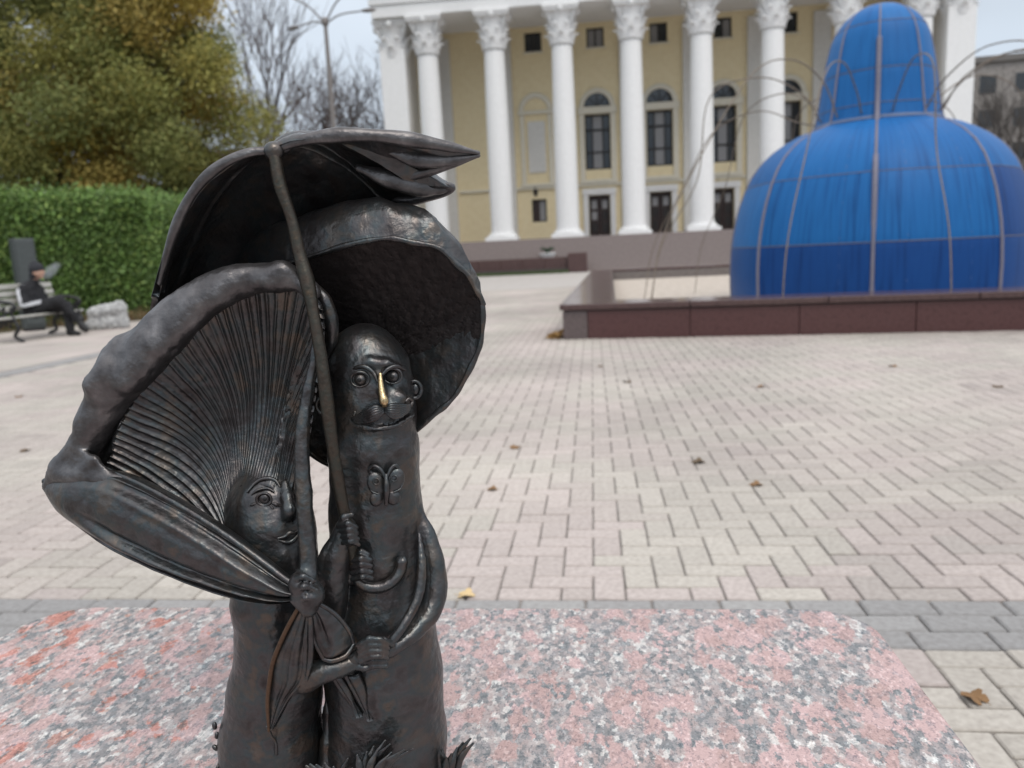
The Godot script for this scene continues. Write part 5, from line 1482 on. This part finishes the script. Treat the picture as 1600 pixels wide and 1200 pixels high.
func leafy_tree(label: String, at: Vector3, height: float, radius: float, low: float, palette: Array, count: int, seed_: int, leaf_m: Material, bark: Material) -> void:
	var t := thing("autumn_tree", label, "tree", at, 0.0, "autumn trees behind the hedge")
	rng.seed = seed_
	var limbs := [tube([Vector3.ZERO, Vector3(0.05, height * 0.3, 0), Vector3(-0.05, height * 0.6, 0.05), Vector3(0, height * 0.93, 0)], [0.24, 0.19, 0.11, 0.03], 9, 20)]
	var balls := []
	var n := 34
	for i in n:
		var q := (i + 0.5) / n
		var y := lerpf(low, height * 0.96, pow(q, 0.85))
		var f := clampf(1.0 - pow(absf((y - low) / (height - low) - 0.22) / 0.80, 1.8), 0.12, 1.0)
		var a := i * 2.399 + rng.randf() * 0.6
		var r := radius * f * rng.randf_range(0.55, 0.95)
		var c := Vector3(sin(a) * r, y, cos(a) * r)
		balls.append([c, radius * rng.randf_range(0.26, 0.42) * (0.55 + 0.45 * f), palette[rng.randi() % palette.size()]])
		limbs.append(tube([Vector3(0, maxf(y - r * 0.5, 0.5), 0), Vector3(sin(a) * r * 0.45, y - r * 0.12, cos(a) * r * 0.45), c], [0.075, 0.05, 0.018], 5, 8))
	put(t, "trunk", solid(limbs), bark)
	var places := []
	for i in count:
		var b: Array = balls[rng.randi() % balls.size()]
		var d := Vector3(rng.randfn(), rng.randfn(), rng.randfn()).normalized()
		var p: Vector3 = b[0] + d * (b[1] * pow(rng.randf(), 0.45)) * Vector3(1, 0.85, 1)
		var c: Color = b[2]
		places.append([Transform3D(rand_basis(rng.randf_range(0.6, 1.05)), p), (c * rng.randf_range(0.7, 1.3)).lerp(palette[rng.randi() % palette.size()], 0.25)])
	leaves(t, "crown", M.spray, leaf_m, places)

func bare_tree(called: String, label: String, at: Vector3, height: float, spread: float, seed_: int, bark: Material, twigs: Material, group := "bare trees beside the theatre") -> void:
	var t := thing(called, label, "tree", at, 0.0, group)
	rng.seed = seed_
	var thick := []
	var thin := []
	var queue := [[Vector3.ZERO, Vector3(0.02, 1, 0).normalized(), height * 0.26, height * 0.013, 0]]
	while queue.size():
		var q: Array = queue.pop_back()
		var p: Vector3 = q[0]
		var d: Vector3 = q[1]
		var l: float = q[2]
		var r: float = q[3]
		var lev: int = q[4]
		var bend := Vector3(rng.randfn(), rng.randf() * 0.8, rng.randfn()) * 0.12
		var m := p + d * l * 0.5 + bend * l * 0.5
		var e := p + (d + bend).normalized() * l
		(thick if lev < 3 else thin).append(tube([p, m, e], [r, r * 0.85, r * 0.66], 6 if lev < 2 else 3, 5 if lev < 2 else 2))
		if lev >= 6: continue
		var n := 3 if lev < 1 else (3 if lev < 5 else 2)
		for i in n:
			var a := TAU * (i + rng.randf() * 0.7) / n
			var side := d.cross(Vector3(0.3, 0.2, 0.9)).normalized()
			var nd := (d + (side * cos(a) + d.cross(side) * sin(a)) * spread * rng.randf_range(0.55, 1.1) + Vector3.UP * 0.16).normalized()
			queue.append([e - (e - p) * rng.randf_range(0.0, 0.35), nd, l * rng.randf_range(0.62, 0.88), r * 0.62, lev + 1])
	put(t, "trunk", solid(thick), bark)
	var tw := put(t, "twigs", solid(thin), twigs)
	tw.set_meta("kind", "stuff")

func greenery() -> void:
	M.spray = spray_mesh(34, 0.58, 0.075, 3)
	M.hedge_spray = spray_mesh(18, 0.55, 0.095, 4)
	var bark := patchy(noise_tex(0.05, 4, [lin(.04, .03, .025), lin(.08, .065, .05), lin(.12, .10, .08)], 101), 0.8, 0.9)
	var leaf_m := mat(Color.WHITE, 0.7)
	leaf_m.vertex_color_use_as_albedo = true
	leaf_m.backlight_enabled = true
	leaf_m.backlight = Color(0.6, 0.6, 0.6)
	var olive := [Color(.234, .244, .066), Color(.306, .287, .075), Color(.198, .217, .066), Color(.378, .287, .075), Color(.172, .200, .059)]
	var orange := [Color(.386, .283, .054), Color(.467, .316, .054), Color(.290, .251, .062), Color(.241, .244, .069), Color(.499, .324, .062), Color(.209, .227, .062)]
	var green := [Color(.180, .217, .075), Color(.216, .244, .075), Color(.252, .244, .075), Color(.154, .192, .066), Color(.306, .260, .083)]
	leafy_tree("olive green autumn tree with brownish leaves at the left edge, behind the bench", Vector3(-20.5, 0, -24.0), 14.5, 3.5, 1.6, green + olive, 3700, 201, leaf_m, bark)
	leafy_tree("tall olive and rust coloured tree in the middle of the row behind the hedge", Vector3(-16.4, 0, -25.0), 15.5, 3.4, 1.6, olive, 3700, 202, leaf_m, bark)
	leafy_tree("orange-gold tree standing last in the row, its edge against the sky", Vector3(-13.7, 0, -24.6), 12.2, 3.2, 1.4, olive + orange + olive, 3600, 203, leaf_m, bark)
	leafy_tree("dark green tree farther back between the autumn trees", Vector3(-19.0, 0, -31.0), 15.0, 4.0, 1.6, green, 2600, 204, leaf_m, bark)
	# clipped hedge
	var hm := mat(Color.WHITE, 0.6)
	hm.vertex_color_use_as_albedo = true
	hm.backlight_enabled = true
	hm.backlight = Color(0.3, 0.3, 0.3)
	var h := thing("hedge", "clipped green hedge behind the bench, squared off at its end", "hedge")
	var path := [Vector3(-15.5, 0, -11.6), Vector3(-10.05, 0, -16.7), Vector3(-10.4, 0, -27.0)]
	var H := 2.62
	var core := []
	for i in 2:
		var a: Vector3 = path[i]
		var b: Vector3 = path[i + 1]
		var d := (b - a).normalized()
		var back := d.cross(Vector3.UP) * -1.0
		if back.x > 0: back = -back
		var l := a.distance_to(b)
		core.append(moved(box(Vector3(0.3, 0.0, 0.22), Vector3(l - 0.3, H - 0.22, 1.3), 0.1), Transform3D(Basis(d, Vector3.UP, d.cross(Vector3.UP)) if d.cross(Vector3.UP).dot(back) > 0 else Basis(d, Vector3.UP, back), a)))
	put(h, "branches", faceted(core), mat(lin(.09, .075, .045), 1.0))
	var places := []
	var pal := [Color(.140, .236, .055), Color(.170, .288, .068), Color(.109, .184, .050), Color(.220, .308, .077), Color(.093, .154, .043)]
	rng.seed = 55
	var dents := FastNoiseLite.new()
	dents.seed = 2
	dents.frequency = 0.9
	for i in 2:
		var a: Vector3 = path[i]
		var b: Vector3 = path[i + 1]
		var d := (b - a).normalized()
		var back := d.cross(Vector3.UP)
		if back.x > 0: back = -back
		var l := a.distance_to(b)
		for k in int(l * 1150):
			var s := rng.randf() * l
			var on_top := rng.randf() < 0.36
			var y := H if on_top else rng.randf() * H
			var q := rng.randf() * 1.5 if on_top else 0.0
			var dn := dents.get_noise_3d(s + i * 40.0, y * 1.2, q) * 0.16 + rng.randf() * 0.16
			if rng.randf() < 0.05: dn = -rng.randf() * 0.10
			if on_top: y -= dn
			else: q += dn
			if y > H - 0.15 and not on_top: q += (y - H + 0.15) * 0.9
			places.append([Transform3D(rand_basis(rng.randf_range(0.35, 0.6)), a + d * s + back * q + Vector3.UP * maxf(y, 0.04)), pal[rng.randi() % 5] * rng.randf_range(0.65, 1.35) * (1.12 if on_top else 1.0)])  # top leaves tinted lighter, skylight put into their colour
	leaves(h, "foliage", M.hedge_spray, hm, places)
	# litter and grass under the hedge
	var gp := []
	for k in 2600:
		var s := rng.randf()
		var a: Vector3 = (path[0] as Vector3).lerp(path[1], s) if k % 3 else (path[1] as Vector3).lerp(path[2], s)
		gp.append([Transform3D(rand_basis(rng.randf_range(0.18, 0.34)), a + Vector3(rng.randf() * 1.0 - 0.1, 0.02 + rng.randf() * 0.05, rng.randf() * 1.0)), [Color(.10, .10, .03), Color(.14, .08, .03), Color(.07, .09, .03), Color(.17, .11, .05)][k % 4]])
	var under := leaves(self, "ground_cover", M.hedge_spray, hm, gp)
	tag(under, "brown and green litter along the foot of the hedge", "ground cover", "", "stuff")
	structure("soil", faceted([box(Vector3(-40, -0.3, -60), Vector3(-11.1, 0.012, -9.0))]), patchy(noise_tex(0.03, 5, [lin(.06, .05, .03), lin(.11, .09, .05), lin(.09, .10, .04)], 104), 0.5, 1.0, 0.0, true), "bare soil and leaves under the trees behind the hedge")
	# bare trees and the masses behind them
	var twig := patchy(noise_tex(0.05, 3, [lin(.09, .07, .065), lin(.15, .12, .115)], 105), 0.5, 0.9)
	var grey_bark := patchy(noise_tex(0.05, 4, [lin(.07, .06, .055), lin(.12, .10, .095), lin(.15, .13, .12)], 106), 0.5, 0.9)
	bare_tree("bare_tree", "bare tree with forked trunk beside the orange-gold tree", Vector3(-20.6, 0, -50), 19.5, 0.46, 301, grey_bark, twig)
	bare_tree("bare_tree", "bare tree right behind the street lamp", Vector3(-16.8, 0, -52), 18.0, 0.58, 302, grey_bark, twig)
	bare_tree("bare_tree", "spreading bare tree between the lamp and the theatre", Vector3(-14.4, 0, -54), 16.0, 0.62, 306, grey_bark, twig)
	bare_tree("bare_tree", "low bare tree against the theatre's white corner", Vector3(-12.9, 0, -58), 15.0, 0.62, 304, grey_bark, twig)
	bare_tree("bare_tree", "slender bare tree left of the lamp, behind the forked one", Vector3(-22.5, 0, -60), 20.0, 0.55, 305, grey_bark, twig)
	bare_tree("bare_tree", "broad bare tree behind the lamp, filling the gap low down", Vector3(-18.6, 0, -62), 15.0, 0.72, 311, grey_bark, twig)
	bare_tree("bare_tree", "dense low bare tree beside the theatre's side wall, farthest back", Vector3(-15.6, 0, -66), 14.0, 0.75, 312, grey_bark, twig)
	var block := thing("low_building", "low brown building behind the bare trees", "building", Vector3(-22, 0, -72))
	var bm := patchy(noise_tex(0.03, 4, [lin(.14, .095, .085), lin(.20, .14, .125), lin(.24, .18, .165)], 107), 0.2, 0.9)
	put(block, "wall", faceted([box(Vector3(-14, 0, -8), Vector3(9, 11.5, 0), 0.05)]), bm)
	put(block, "roof", faceted([box(Vector3(-14.4, 11.5, -8.4), Vector3(9.4, 12.0, 0.4), 0.05)]), mat(lin(.12, .09, .085), 0.9))
	for i in 7:
		for j in 3: put(put(block, "window", faceted([box(Vector3(-13 + i * 3.1, 1.6 + j * 3.3, -0.1), Vector3(-11.4 + i * 3.1, 3.4 + j * 3.3, 0.05), 0.03)]), mat(lin(.3, .28, .27), 0.7)), "pane", faceted([box(Vector3(-12.9 + i * 3.1, 1.7 + j * 3.3, 0.03), Vector3(-11.5 + i * 3.1, 3.3 + j * 3.3, 0.07))]), mat(lin(.03, .035, .04), 0.2))
	var far := thing("apartment_block", "grey-brown apartment block at the right edge beyond the fountain cover", "building", Vector3(35.5, 0, -80), -0.12)
	var fm := patchy(noise_tex(0.03, 5, [lin(.20, .185, .17), lin(.27, .25, .235), lin(.32, .30, .28)], 108), 0.15, 0.9)
	put(far, "wall", faceted([box(Vector3(0, 0, -14), Vector3(34, 16.6, 0), 0.05)]), fm)
	put(far, "roof", faceted([box(Vector3(-0.3, 16.6, -14.3), Vector3(34.3, 17.2, 0.3), 0.05)]), mat(lin(.16, .15, .14), 0.9))
	for i in 11:
		for j in 5:
			var w := put(far, "window", faceted([box(Vector3(1.0 + i * 3.0, 1.4 + j * 3.1, -0.1), Vector3(2.6 + i * 3.0, 3.2 + j * 3.1, 0.06), 0.03)]), fm)
			put(w, "pane", faceted([box(Vector3(1.1 + i * 3.0, 1.5 + j * 3.1, 0.04), Vector3(2.5 + i * 3.0, 3.1 + j * 3.1, 0.08))]), mat(lin(.04, .045, .05), 0.2))
	bare_tree("bare_tree", "dark bare tree before the apartment block on the right", Vector3(31.5, 0, -66), 13.5, 0.6, 307, mat(lin(.04, .037, .035), 0.9), mat(lin(.07, .062, .06), 0.9), "bare trees by the apartment block")
	bare_tree("bare_tree", "bare tree rising above the roof of the apartment block", Vector3(35.0, 0, -70), 17.5, 0.5, 308, mat(lin(.05, .046, .042), 0.9), mat(lin(.085, .075, .07), 0.9), "bare trees by the apartment block")
	bare_tree("bare_tree", "broad dark bare tree hiding the left corner of the apartment block", Vector3(30.5, 0, -60), 13.0, 0.7, 313, mat(lin(.05, .046, .04), 0.9), mat(lin(.09, .08, .075), 0.9), "bare trees by the apartment block")
	bare_tree("bare_tree", "dense bare tree nearest to the small yellow-olive tree", Vector3(32.5, 0, -56), 11.5, 0.75, 314, mat(lin(.05, .046, .04), 0.9), mat(lin(.10, .085, .075), 0.9), "bare trees by the apartment block")
	var gold := [Color(.304, .213, .032), Color(.365, .243, .043), Color(.224, .182, .043)]
	leafy_tree("small yellow-olive tree at the right edge beside the blue cover", Vector3(21.9, 0, -36), 5.2, 1.9, 0.4, gold, 2200, 205, leaf_m, bark)
	# the street lamp
	var steel := patchy(noise_tex(0.04, 4, [lin(.16, .14, .13), lin(.22, .20, .19), lin(.27, .25, .24)], 109), 0.6, 0.6)
	var lamp := thing("street_lamp", "tall four-armed street lamp post among the bare trees", "street lamp", Vector3(-13.65, 0, -42))
	put(lamp, "pole", solid([tube([Vector3.ZERO, Vector3(0, 5, 0), Vector3(0, 10, 0), Vector3(0, 13.6, 0)], [0.19, 0.16, 0.13, 0.10], 12, 12), lump(Vector3(0, 13.6, 0), Vector3(0.2, 0.26, 0.2))]), steel)
	for a in [[-1.55, 0.55, 1.3], [1.75, 0.30, 0.4], [-1.25, -0.2, 0.15], [1.0, 0.5, 1.3]]:
		var dir := Vector3(signf(a[0]), 0, 0.5 * signf(a[1] - 0.3)).normalized()
		var l := 2.1
		var e = Vector3(0, 13.6, 0) + dir * l + Vector3.UP * a[2]
		put(lamp, "arm", solid([tube([Vector3(0, 13.5, 0), Vector3(0, 13.7, 0) + dir * l * 0.4 + Vector3.UP * a[2] * 0.5, e], [0.05, 0.045, 0.04], 7, 10)]), steel)
		put(lamp, "lamp_head", solid([lump(e + dir * 0.28, Vector3(0.42, 0.10, 0.16), Basis(Vector3.UP, atan2(-dir.z, dir.x)), 12)]), steel)
# ---------------------------------------------------------------- bench, the person on it, block, cabinet, vapour
func bench_corner() -> void:
	var wood := patchy(noise_tex(0.03, 4, [lin(.34, .33, .30), lin(.46, .45, .41), lin(.54, .53, .49)], 111), 1.5, 0.7)
	var iron := mat(lin(.012, .012, .013), 0.5)
	var b := thing("park_bench", "park bench of pale slats on black ornate iron legs beside the hedge", "bench", Vector3(-9.1, 0, -11.2))
	for i in 4: put(b, "seat_slat", faceted([box(Vector3(-0.10 - i * 0.115, 0.375 - i * 0.008, -1.78), Vector3(0.0 - i * 0.115, 0.41 - i * 0.008, 0.05), 0.008)]), wood)
	for i in 4: put(b, "back_slat", faceted([moved(box(Vector3(-0.016, 0, -1.78), Vector3(0.016, 0.085, 0.05), 0.008), Transform3D(Basis(Vector3.BACK, 0.18), Vector3(-0.50 - i * 0.022, 0.475 + i * 0.118, 0)))]), wood)
	for z in [-1.62, -0.06]:
		var r := 0.028
		var leg := [tube([Vector3(0.0, 0.36, z), Vector3(0.06, 0.22, z), Vector3(-0.02, 0.10, z), Vector3(0.10, 0.02, z)], [r, r, r, r * 1.2], 8), tube([Vector3(-0.42, 0.35, z), Vector3(-0.50, 0.18, z), Vector3(-0.46, 0.08, z), Vector3(-0.60, 0.02, z)], [r, r, r, r * 1.2], 8), tube([Vector3(0.02, 0.355, z), Vector3(-0.22, 0.33, z), Vector3(-0.46, 0.345, z)], [r, r, r], 8), tube([Vector3(-0.44, 0.35, z), Vector3(-0.54, 0.6, z), Vector3(-0.62, 0.94, z)], [r, r, r * 0.8], 8), tube([Vector3(-0.54, 0.62, z), Vector3(-0.3, 0.66, z), Vector3(-0.02, 0.62, z), Vector3(0.05, 0.55, z), Vector3(0.0, 0.49, z), Vector3(-0.04, 0.54, z)], [r, r, r, r, r * 0.8, r * 0.7], 8), tube([Vector3(0.0, 0.36, z), Vector3(-0.03, 0.46, z), Vector3(0.03, 0.56, z)], [r, r, r], 8)]
		for k in 6:
			var a := TAU * k / 6.0
			leg.append(lump(Vector3(-0.2 + cos(a) * 0.09, 0.47 + sin(a) * 0.07, z), Vector3(0.05, 0.03, 0.03), Basis(Vector3.BACK, a), 8))
		for k in 5: leg.append(tube([Vector3(-0.05 - k * 0.08, 0.34, z), Vector3(-0.08 - k * 0.08, 0.24 + 0.03 * (k % 2), z), Vector3(-0.12 - k * 0.07, 0.28, z)], [0.02, 0.016, 0.012], 6))
		put(b, "iron_leg", solid(leg), iron)
	# the person
	var P := Vector3(-9.36, 0.40, -12.18)
	var cloth := patchy(noise_tex(0.04, 4, [lin(.008, .008, .010), lin(.014, .014, .017), lin(.02, .02, .024)], 113), 1.6, 0.85)
	var denim := patchy(noise_tex(0.04, 4, [lin(.008, .008, .010), lin(.013, .013, .015), lin(.02, .02, .022)], 114), 1.6, 0.85)
	var knit := patchy(noise_tex(0.08, 3, [lin(.020, .021, .025), lin(.035, .036, .042)], 115), 2.5, 0.95)
	var skin := mat(lin(.50, .30, .22), 0.55)
	skin.subsurf_scatter_enabled = true
	skin.subsurf_scatter_strength = 0.1
	var white := mat(lin(.62, .63, .66), 0.8)
	var t := thing("person", "person in black tracksuit and knit cap sitting cross-legged on the bench, looking down", "person", P, -0.06)
	var neck := Vector3(-0.02, 0.50, 0)
	var head := Vector3(0.085, 0.70, 0.0)
	var f := Body.new(Vector3(-0.35, -0.5, -0.4), Vector3(0.85, 1.0, 0.4), 0.012)
	f.bar(Vector3(-0.04, 0.08, 0), Vector3(-0.10, 0.42, 0), 0.12, 0.13, 0.05)
	f.bar(neck + Vector3(-0.05, 0.0, 0), head + Vector3(-0.03, -0.05, 0), 0.055, 0.05, 0.03)
	for s in [-1.0, 1.0]:
		f.bar(Vector3(-0.09, 0.43, 0.17 * s), Vector3(-0.03, 0.17, 0.23 * s), 0.05, 0.04, 0.03)
		f.bar(Vector3(-0.03, 0.17, 0.23 * s), Vector3(0.22, 0.20, 0.07 * s), 0.04, 0.03, 0.02)
	f.bar(Vector3(0.0, 0.07, 0.09), Vector3(0.47, 0.20, 0.06), 0.085, 0.06, 0.04)
	f.bar(Vector3(0.47, 0.20, 0.06), Vector3(0.68, -0.12, -0.05), 0.058, 0.04, 0.02)
	f.bar(Vector3(0.0, 0.07, -0.09), Vector3(0.46, 0.08, -0.09), 0.085, 0.062, 0.04)
	f.bar(Vector3(0.46, 0.08, -0.09), Vector3(0.50, -0.33, -0.06), 0.058, 0.042, 0.02)
	var skin_parts := [f.mesh()]
	f = Body.new(head - Vector3(0.14, 0.17, 0.13), head + Vector3(0.16, 0.17, 0.13), 0.0045)
	f.bar(head + Vector3(-0.01, 0.03, 0), head + Vector3(0.02, -0.01, 0), 0.085, 0.082, 0.02)
	f.bar(head + Vector3(0.03, -0.05, 0), head + Vector3(0.055, -0.085, 0), 0.058, 0.035, 0.03)
	f.bar(head + Vector3(0.098, 0.0, 0), head + Vector3(0.118, -0.032, 0), 0.010, 0.014, 0.012)
	f.bar(head + Vector3(0.088, -0.058, -0.015), head + Vector3(0.088, -0.058, 0.015), 0.010, 0.010, 0.006)
	for s in [-1.0, 1.0]:
		f.bar(head + Vector3(-0.005, 0.0, 0.084 * s), head + Vector3(-0.008, -0.035, 0.082 * s), 0.016, 0.012, 0.004, Vector3.BACK, 1.8)
		f.bar(head + Vector3(0.082, 0.012, 0.03 * s), head + Vector3(0.083, 0.012, 0.034 * s), 0.012, 0.012, 0.003)
	skin_parts.append(f.mesh())
	f = Body.new(Vector3(0.16, 0.08, -0.14), Vector3(0.42, 0.30, 0.14), 0.0045)
	for s in [-1.0, 1.0]:
		var w := Vector3(0.22, 0.20, 0.07 * s)
		f.bar(w, w + Vector3(0.08, 0.0, -0.015 * s), 0.028, 0.034, 0.012, Vector3.UP, 1.5)
		for k in 4: f.chain([[w + Vector3(0.075, 0.01, (-0.04 + 0.021 * k) * s), 0.0098], [w + Vector3(0.115, 0.014, (-0.043 + 0.022 * k) * s), 0.009], [w + Vector3(0.138 - 0.004 * absf(k - 1.5), -0.008, (-0.043 + 0.022 * k) * s), 0.008]], 1.0, 0.003)
		f.chain([[w + Vector3(0.03, 0.015, -0.025 * s), 0.011], [w + Vector3(0.07, 0.038, -0.045 * s), 0.0095], [w + Vector3(0.10, 0.035, -0.04 * s), 0.008]], 1.0, 0.004)
	skin_parts.append(f.mesh())
	put(t, "body", solid(skin_parts), skin)
	# jacket
	var crease := FastNoiseLite.new()
	crease.frequency = 9.0
	f = Body.new(Vector3(-0.4, -0.06, -0.4), Vector3(0.4, 0.62, 0.4), 0.012)
	f.bar(Vector3(-0.03, 0.05, 0.05), Vector3(-0.10, 0.42, 0.06), 0.15, 0.13, 0.05)
	f.bar(Vector3(-0.03, 0.05, -0.05), Vector3(-0.10, 0.42, -0.06), 0.15, 0.13, 0.05)
	f.bar(Vector3(-0.07, 0.46, 0), Vector3(-0.02, 0.53, 0), 0.09, 0.075, 0.05)
	for s in [-1.0, 1.0]:
		f.bar(Vector3(-0.10, 0.43, 0.17 * s), Vector3(-0.04, 0.17, 0.24 * s), 0.075, 0.066, 0.04)
		f.bar(Vector3(-0.04, 0.17, 0.24 * s), Vector3(0.20, 0.195, 0.085 * s), 0.064, 0.045, 0.03)
	var jacket := put(t, "jacket", solid([f.mesh(crease, 0.018)]), cloth)
	for s in [1.0]:
		put(jacket, "sleeve_stripe", solid([shell(grid(4, 16, func(u: float, v: float):
			var p := spline([Vector3(-0.09, 0.50, 0.185), Vector3(-0.115, 0.40, 0.263), Vector3(-0.08, 0.27, 0.293), Vector3(-0.035, 0.155, 0.313), Vector3(0.05, 0.165, 0.258), Vector3(0.13, 0.185, 0.205), Vector3(0.20, 0.20, 0.150)], v)
			var w := spline([Vector3(1, 0, 0.15), Vector3(1, 0.1, 0.1), Vector3(1, 0.2, 0.1), Vector3(0.75, 0.7, 0), Vector3(0, 1, 0.1), Vector3(0, 1, 0.1), Vector3(0, 1, 0.1)], v).normalized()
			return p + w * (u - 0.5) * 0.062), 0.012)]), white)
	# trousers
	f = Body.new(Vector3(-0.3, -0.42, -0.3), Vector3(0.85, 0.35, 0.3), 0.012)
	f.bar(Vector3(-0.06, 0.06, 0.08), Vector3(-0.06, 0.06, -0.08), 0.13, 0.13, 0.04)
	f.bar(Vector3(0.0, 0.08, 0.09), Vector3(0.48, 0.205, 0.06), 0.108, 0.080, 0.04)
	f.bar(Vector3(0.48, 0.205, 0.06), Vector3(0.68, -0.13, -0.05), 0.078, 0.062, 0.02)
	f.bar(Vector3(0.0, 0.07, -0.09), Vector3(0.46, 0.09, -0.09), 0.105, 0.082, 0.04)
	f.bar(Vector3(0.46, 0.09, -0.09), Vector3(0.50, -0.31, -0.06), 0.078, 0.068, 0.02)
	put(t, "trousers", solid([f.mesh(crease, 0.022)]), denim)
	# shoes
	for q in [[Vector3(0.48, -0.345, -0.06), Vector3(0.64, -0.365, -0.055)], [Vector3(0.69, -0.165, -0.055), Vector3(0.80, -0.29, -0.06)]]:
		f = Body.new(q[0].min(q[1]) - Vector3.ONE * 0.11, q[0].max(q[1]) + Vector3.ONE * 0.11, 0.008)
		f.bar(q[0], q[1], 0.055, 0.042, 0.02)
		f.bar(q[0] + Vector3(0, 0.03, 0), q[0] + Vector3(0.03, 0.04, 0), 0.05, 0.045, 0.02)
		put(t, "shoe", solid([f.mesh()]), mat(lin(.012, .012, .013), 0.5))
	# knit cap, hood at the nape
	f = Body.new(head - Vector3(0.17, 0.12, 0.15), head + Vector3(0.17, 0.2, 0.15), 0.007)
	f.bar(head + Vector3(-0.03, 0.055, 0), head + Vector3(0.005, 0.05, 0), 0.104, 0.100, 0.02)
	f.bar(head + Vector3(-0.04, 0.12, 0), head + Vector3(-0.03, 0.13, 0), 0.065, 0.06, 0.03)
	f.bar(head + Vector3(-0.06, -0.03, 0), head + Vector3(-0.08, -0.06, 0), 0.085, 0.08, 0.03)
	f.groove([[head + Vector3(0.10, -0.055, 0), 0.062], [head + Vector3(0.115, -0.08, 0), 0.07]], 1.0, 0.006)
	put(t, "knit_cap", solid([f.mesh(crease, 0.006)]), knit)
	var ph := thing("phone", "small dark phone held in the seated person's hands", "phone", P + Vector3(0.33, 0.235, 0.0))
	put(ph, "case", faceted([moved(box(Vector3(-0.04, -0.005, -0.075), Vector3(0.04, 0.005, 0.075), 0.003), Transform3D(Basis(Vector3.BACK, 0.5), Vector3.ZERO))]), mat(lin(.01, .01, .012), 0.25))
	# vapour cloud before the face
	var cloud := thing("vapour_cloud", "small pale cloud of vapour before the seated person's face", "vapour", P + Vector3(0.27, 0.66, 0.02))
	cloud.set_meta("kind", "stuff")
	var fm := FogMaterial.new()
	fm.albedo = Color(0.93, 0.94, 0.97)
	fm.density = 3.5
	for q in [[Vector3(0, -0.03, 0), Vector3(0.18, 0.13, 0.16)], [Vector3(0.09, 0.05, 0.02), Vector3(0.22, 0.17, 0.2)], [Vector3(0.16, 0.12, -0.02), Vector3(0.15, 0.12, 0.14)]]:
		var fog := FogVolume.new()
		fog.name = "puff"
		fog.shape = RenderingServer.FOG_VOLUME_SHAPE_ELLIPSOID
		fog.size = q[1]
		fog.material = fm
		fog.position = q[0]
		fog.rotation.z = 0.6
		cloud.add_child(fog, true)
	# the pale stone block
	var st := noise_tex(0.015, 5, [lin(.14, .14, .145), lin(.32, .32, .32), lin(.48, .48, .47), lin(.56, .56, .55)], 117)
	var f2 := Body.new(Vector3(-0.55, -0.05, -0.35), Vector3(0.5, 0.7, 0.35), 0.02)
	f2.chain([[Vector3(-0.26, 0.10, 0), 0.13], [Vector3(0.20, 0.10, 0), 0.14]], 1.0, 0.05)
	f2.chain([[Vector3(-0.22, 0.30, 0), 0.12], [Vector3(0.18, 0.36, 0), 0.14]], 1.0, 0.06)
	f2.bar(Vector3(0.22, 0.06, 0), Vector3(0.22, 0.40, 0), 0.12, 0.11, 0.05)
	var stone := put(self, "stone_block", solid([f2.mesh(crease, 0.03)]), patchy(st, 1.2, 0.9), Transform3D(Basis(Vector3.UP, 0.5), Vector3(-8.98, 0, -13.45)))
	tag(stone, "pale grey rounded stone block on the paving beyond the person's feet", "stone block")
	# grey cabinet behind the bench
	var cab := thing("utility_cabinet", "narrow grey-green metal cabinet against the hedge behind the seated person", "cabinet", Vector3(-10.72, 0, -13.75), 0.9)
	var cm := patchy(noise_tex(0.03, 4, [lin(.055, .065, .065), lin(.075, .085, .085)], 118), 0.8, 0.6)
	put(cab, "body", faceted([box(Vector3(-0.18, 0.05, -0.15), Vector3(0.18, 1.74, 0.15), 0.015)]), cm)
	put(cab, "door", faceted([box(Vector3(-0.15, 0.12, 0.152), Vector3(0.15, 1.70, 0.175), 0.008)]), cm)
	put(cab, "handle", faceted([box(Vector3(0.09, 0.88, 0.177), Vector3(0.12, 1.04, 0.205), 0.006)]), iron)
	put(cab, "foot", faceted([box(Vector3(-0.16, 0, -0.13), Vector3(0.16, 0.048, 0.13))]), iron)
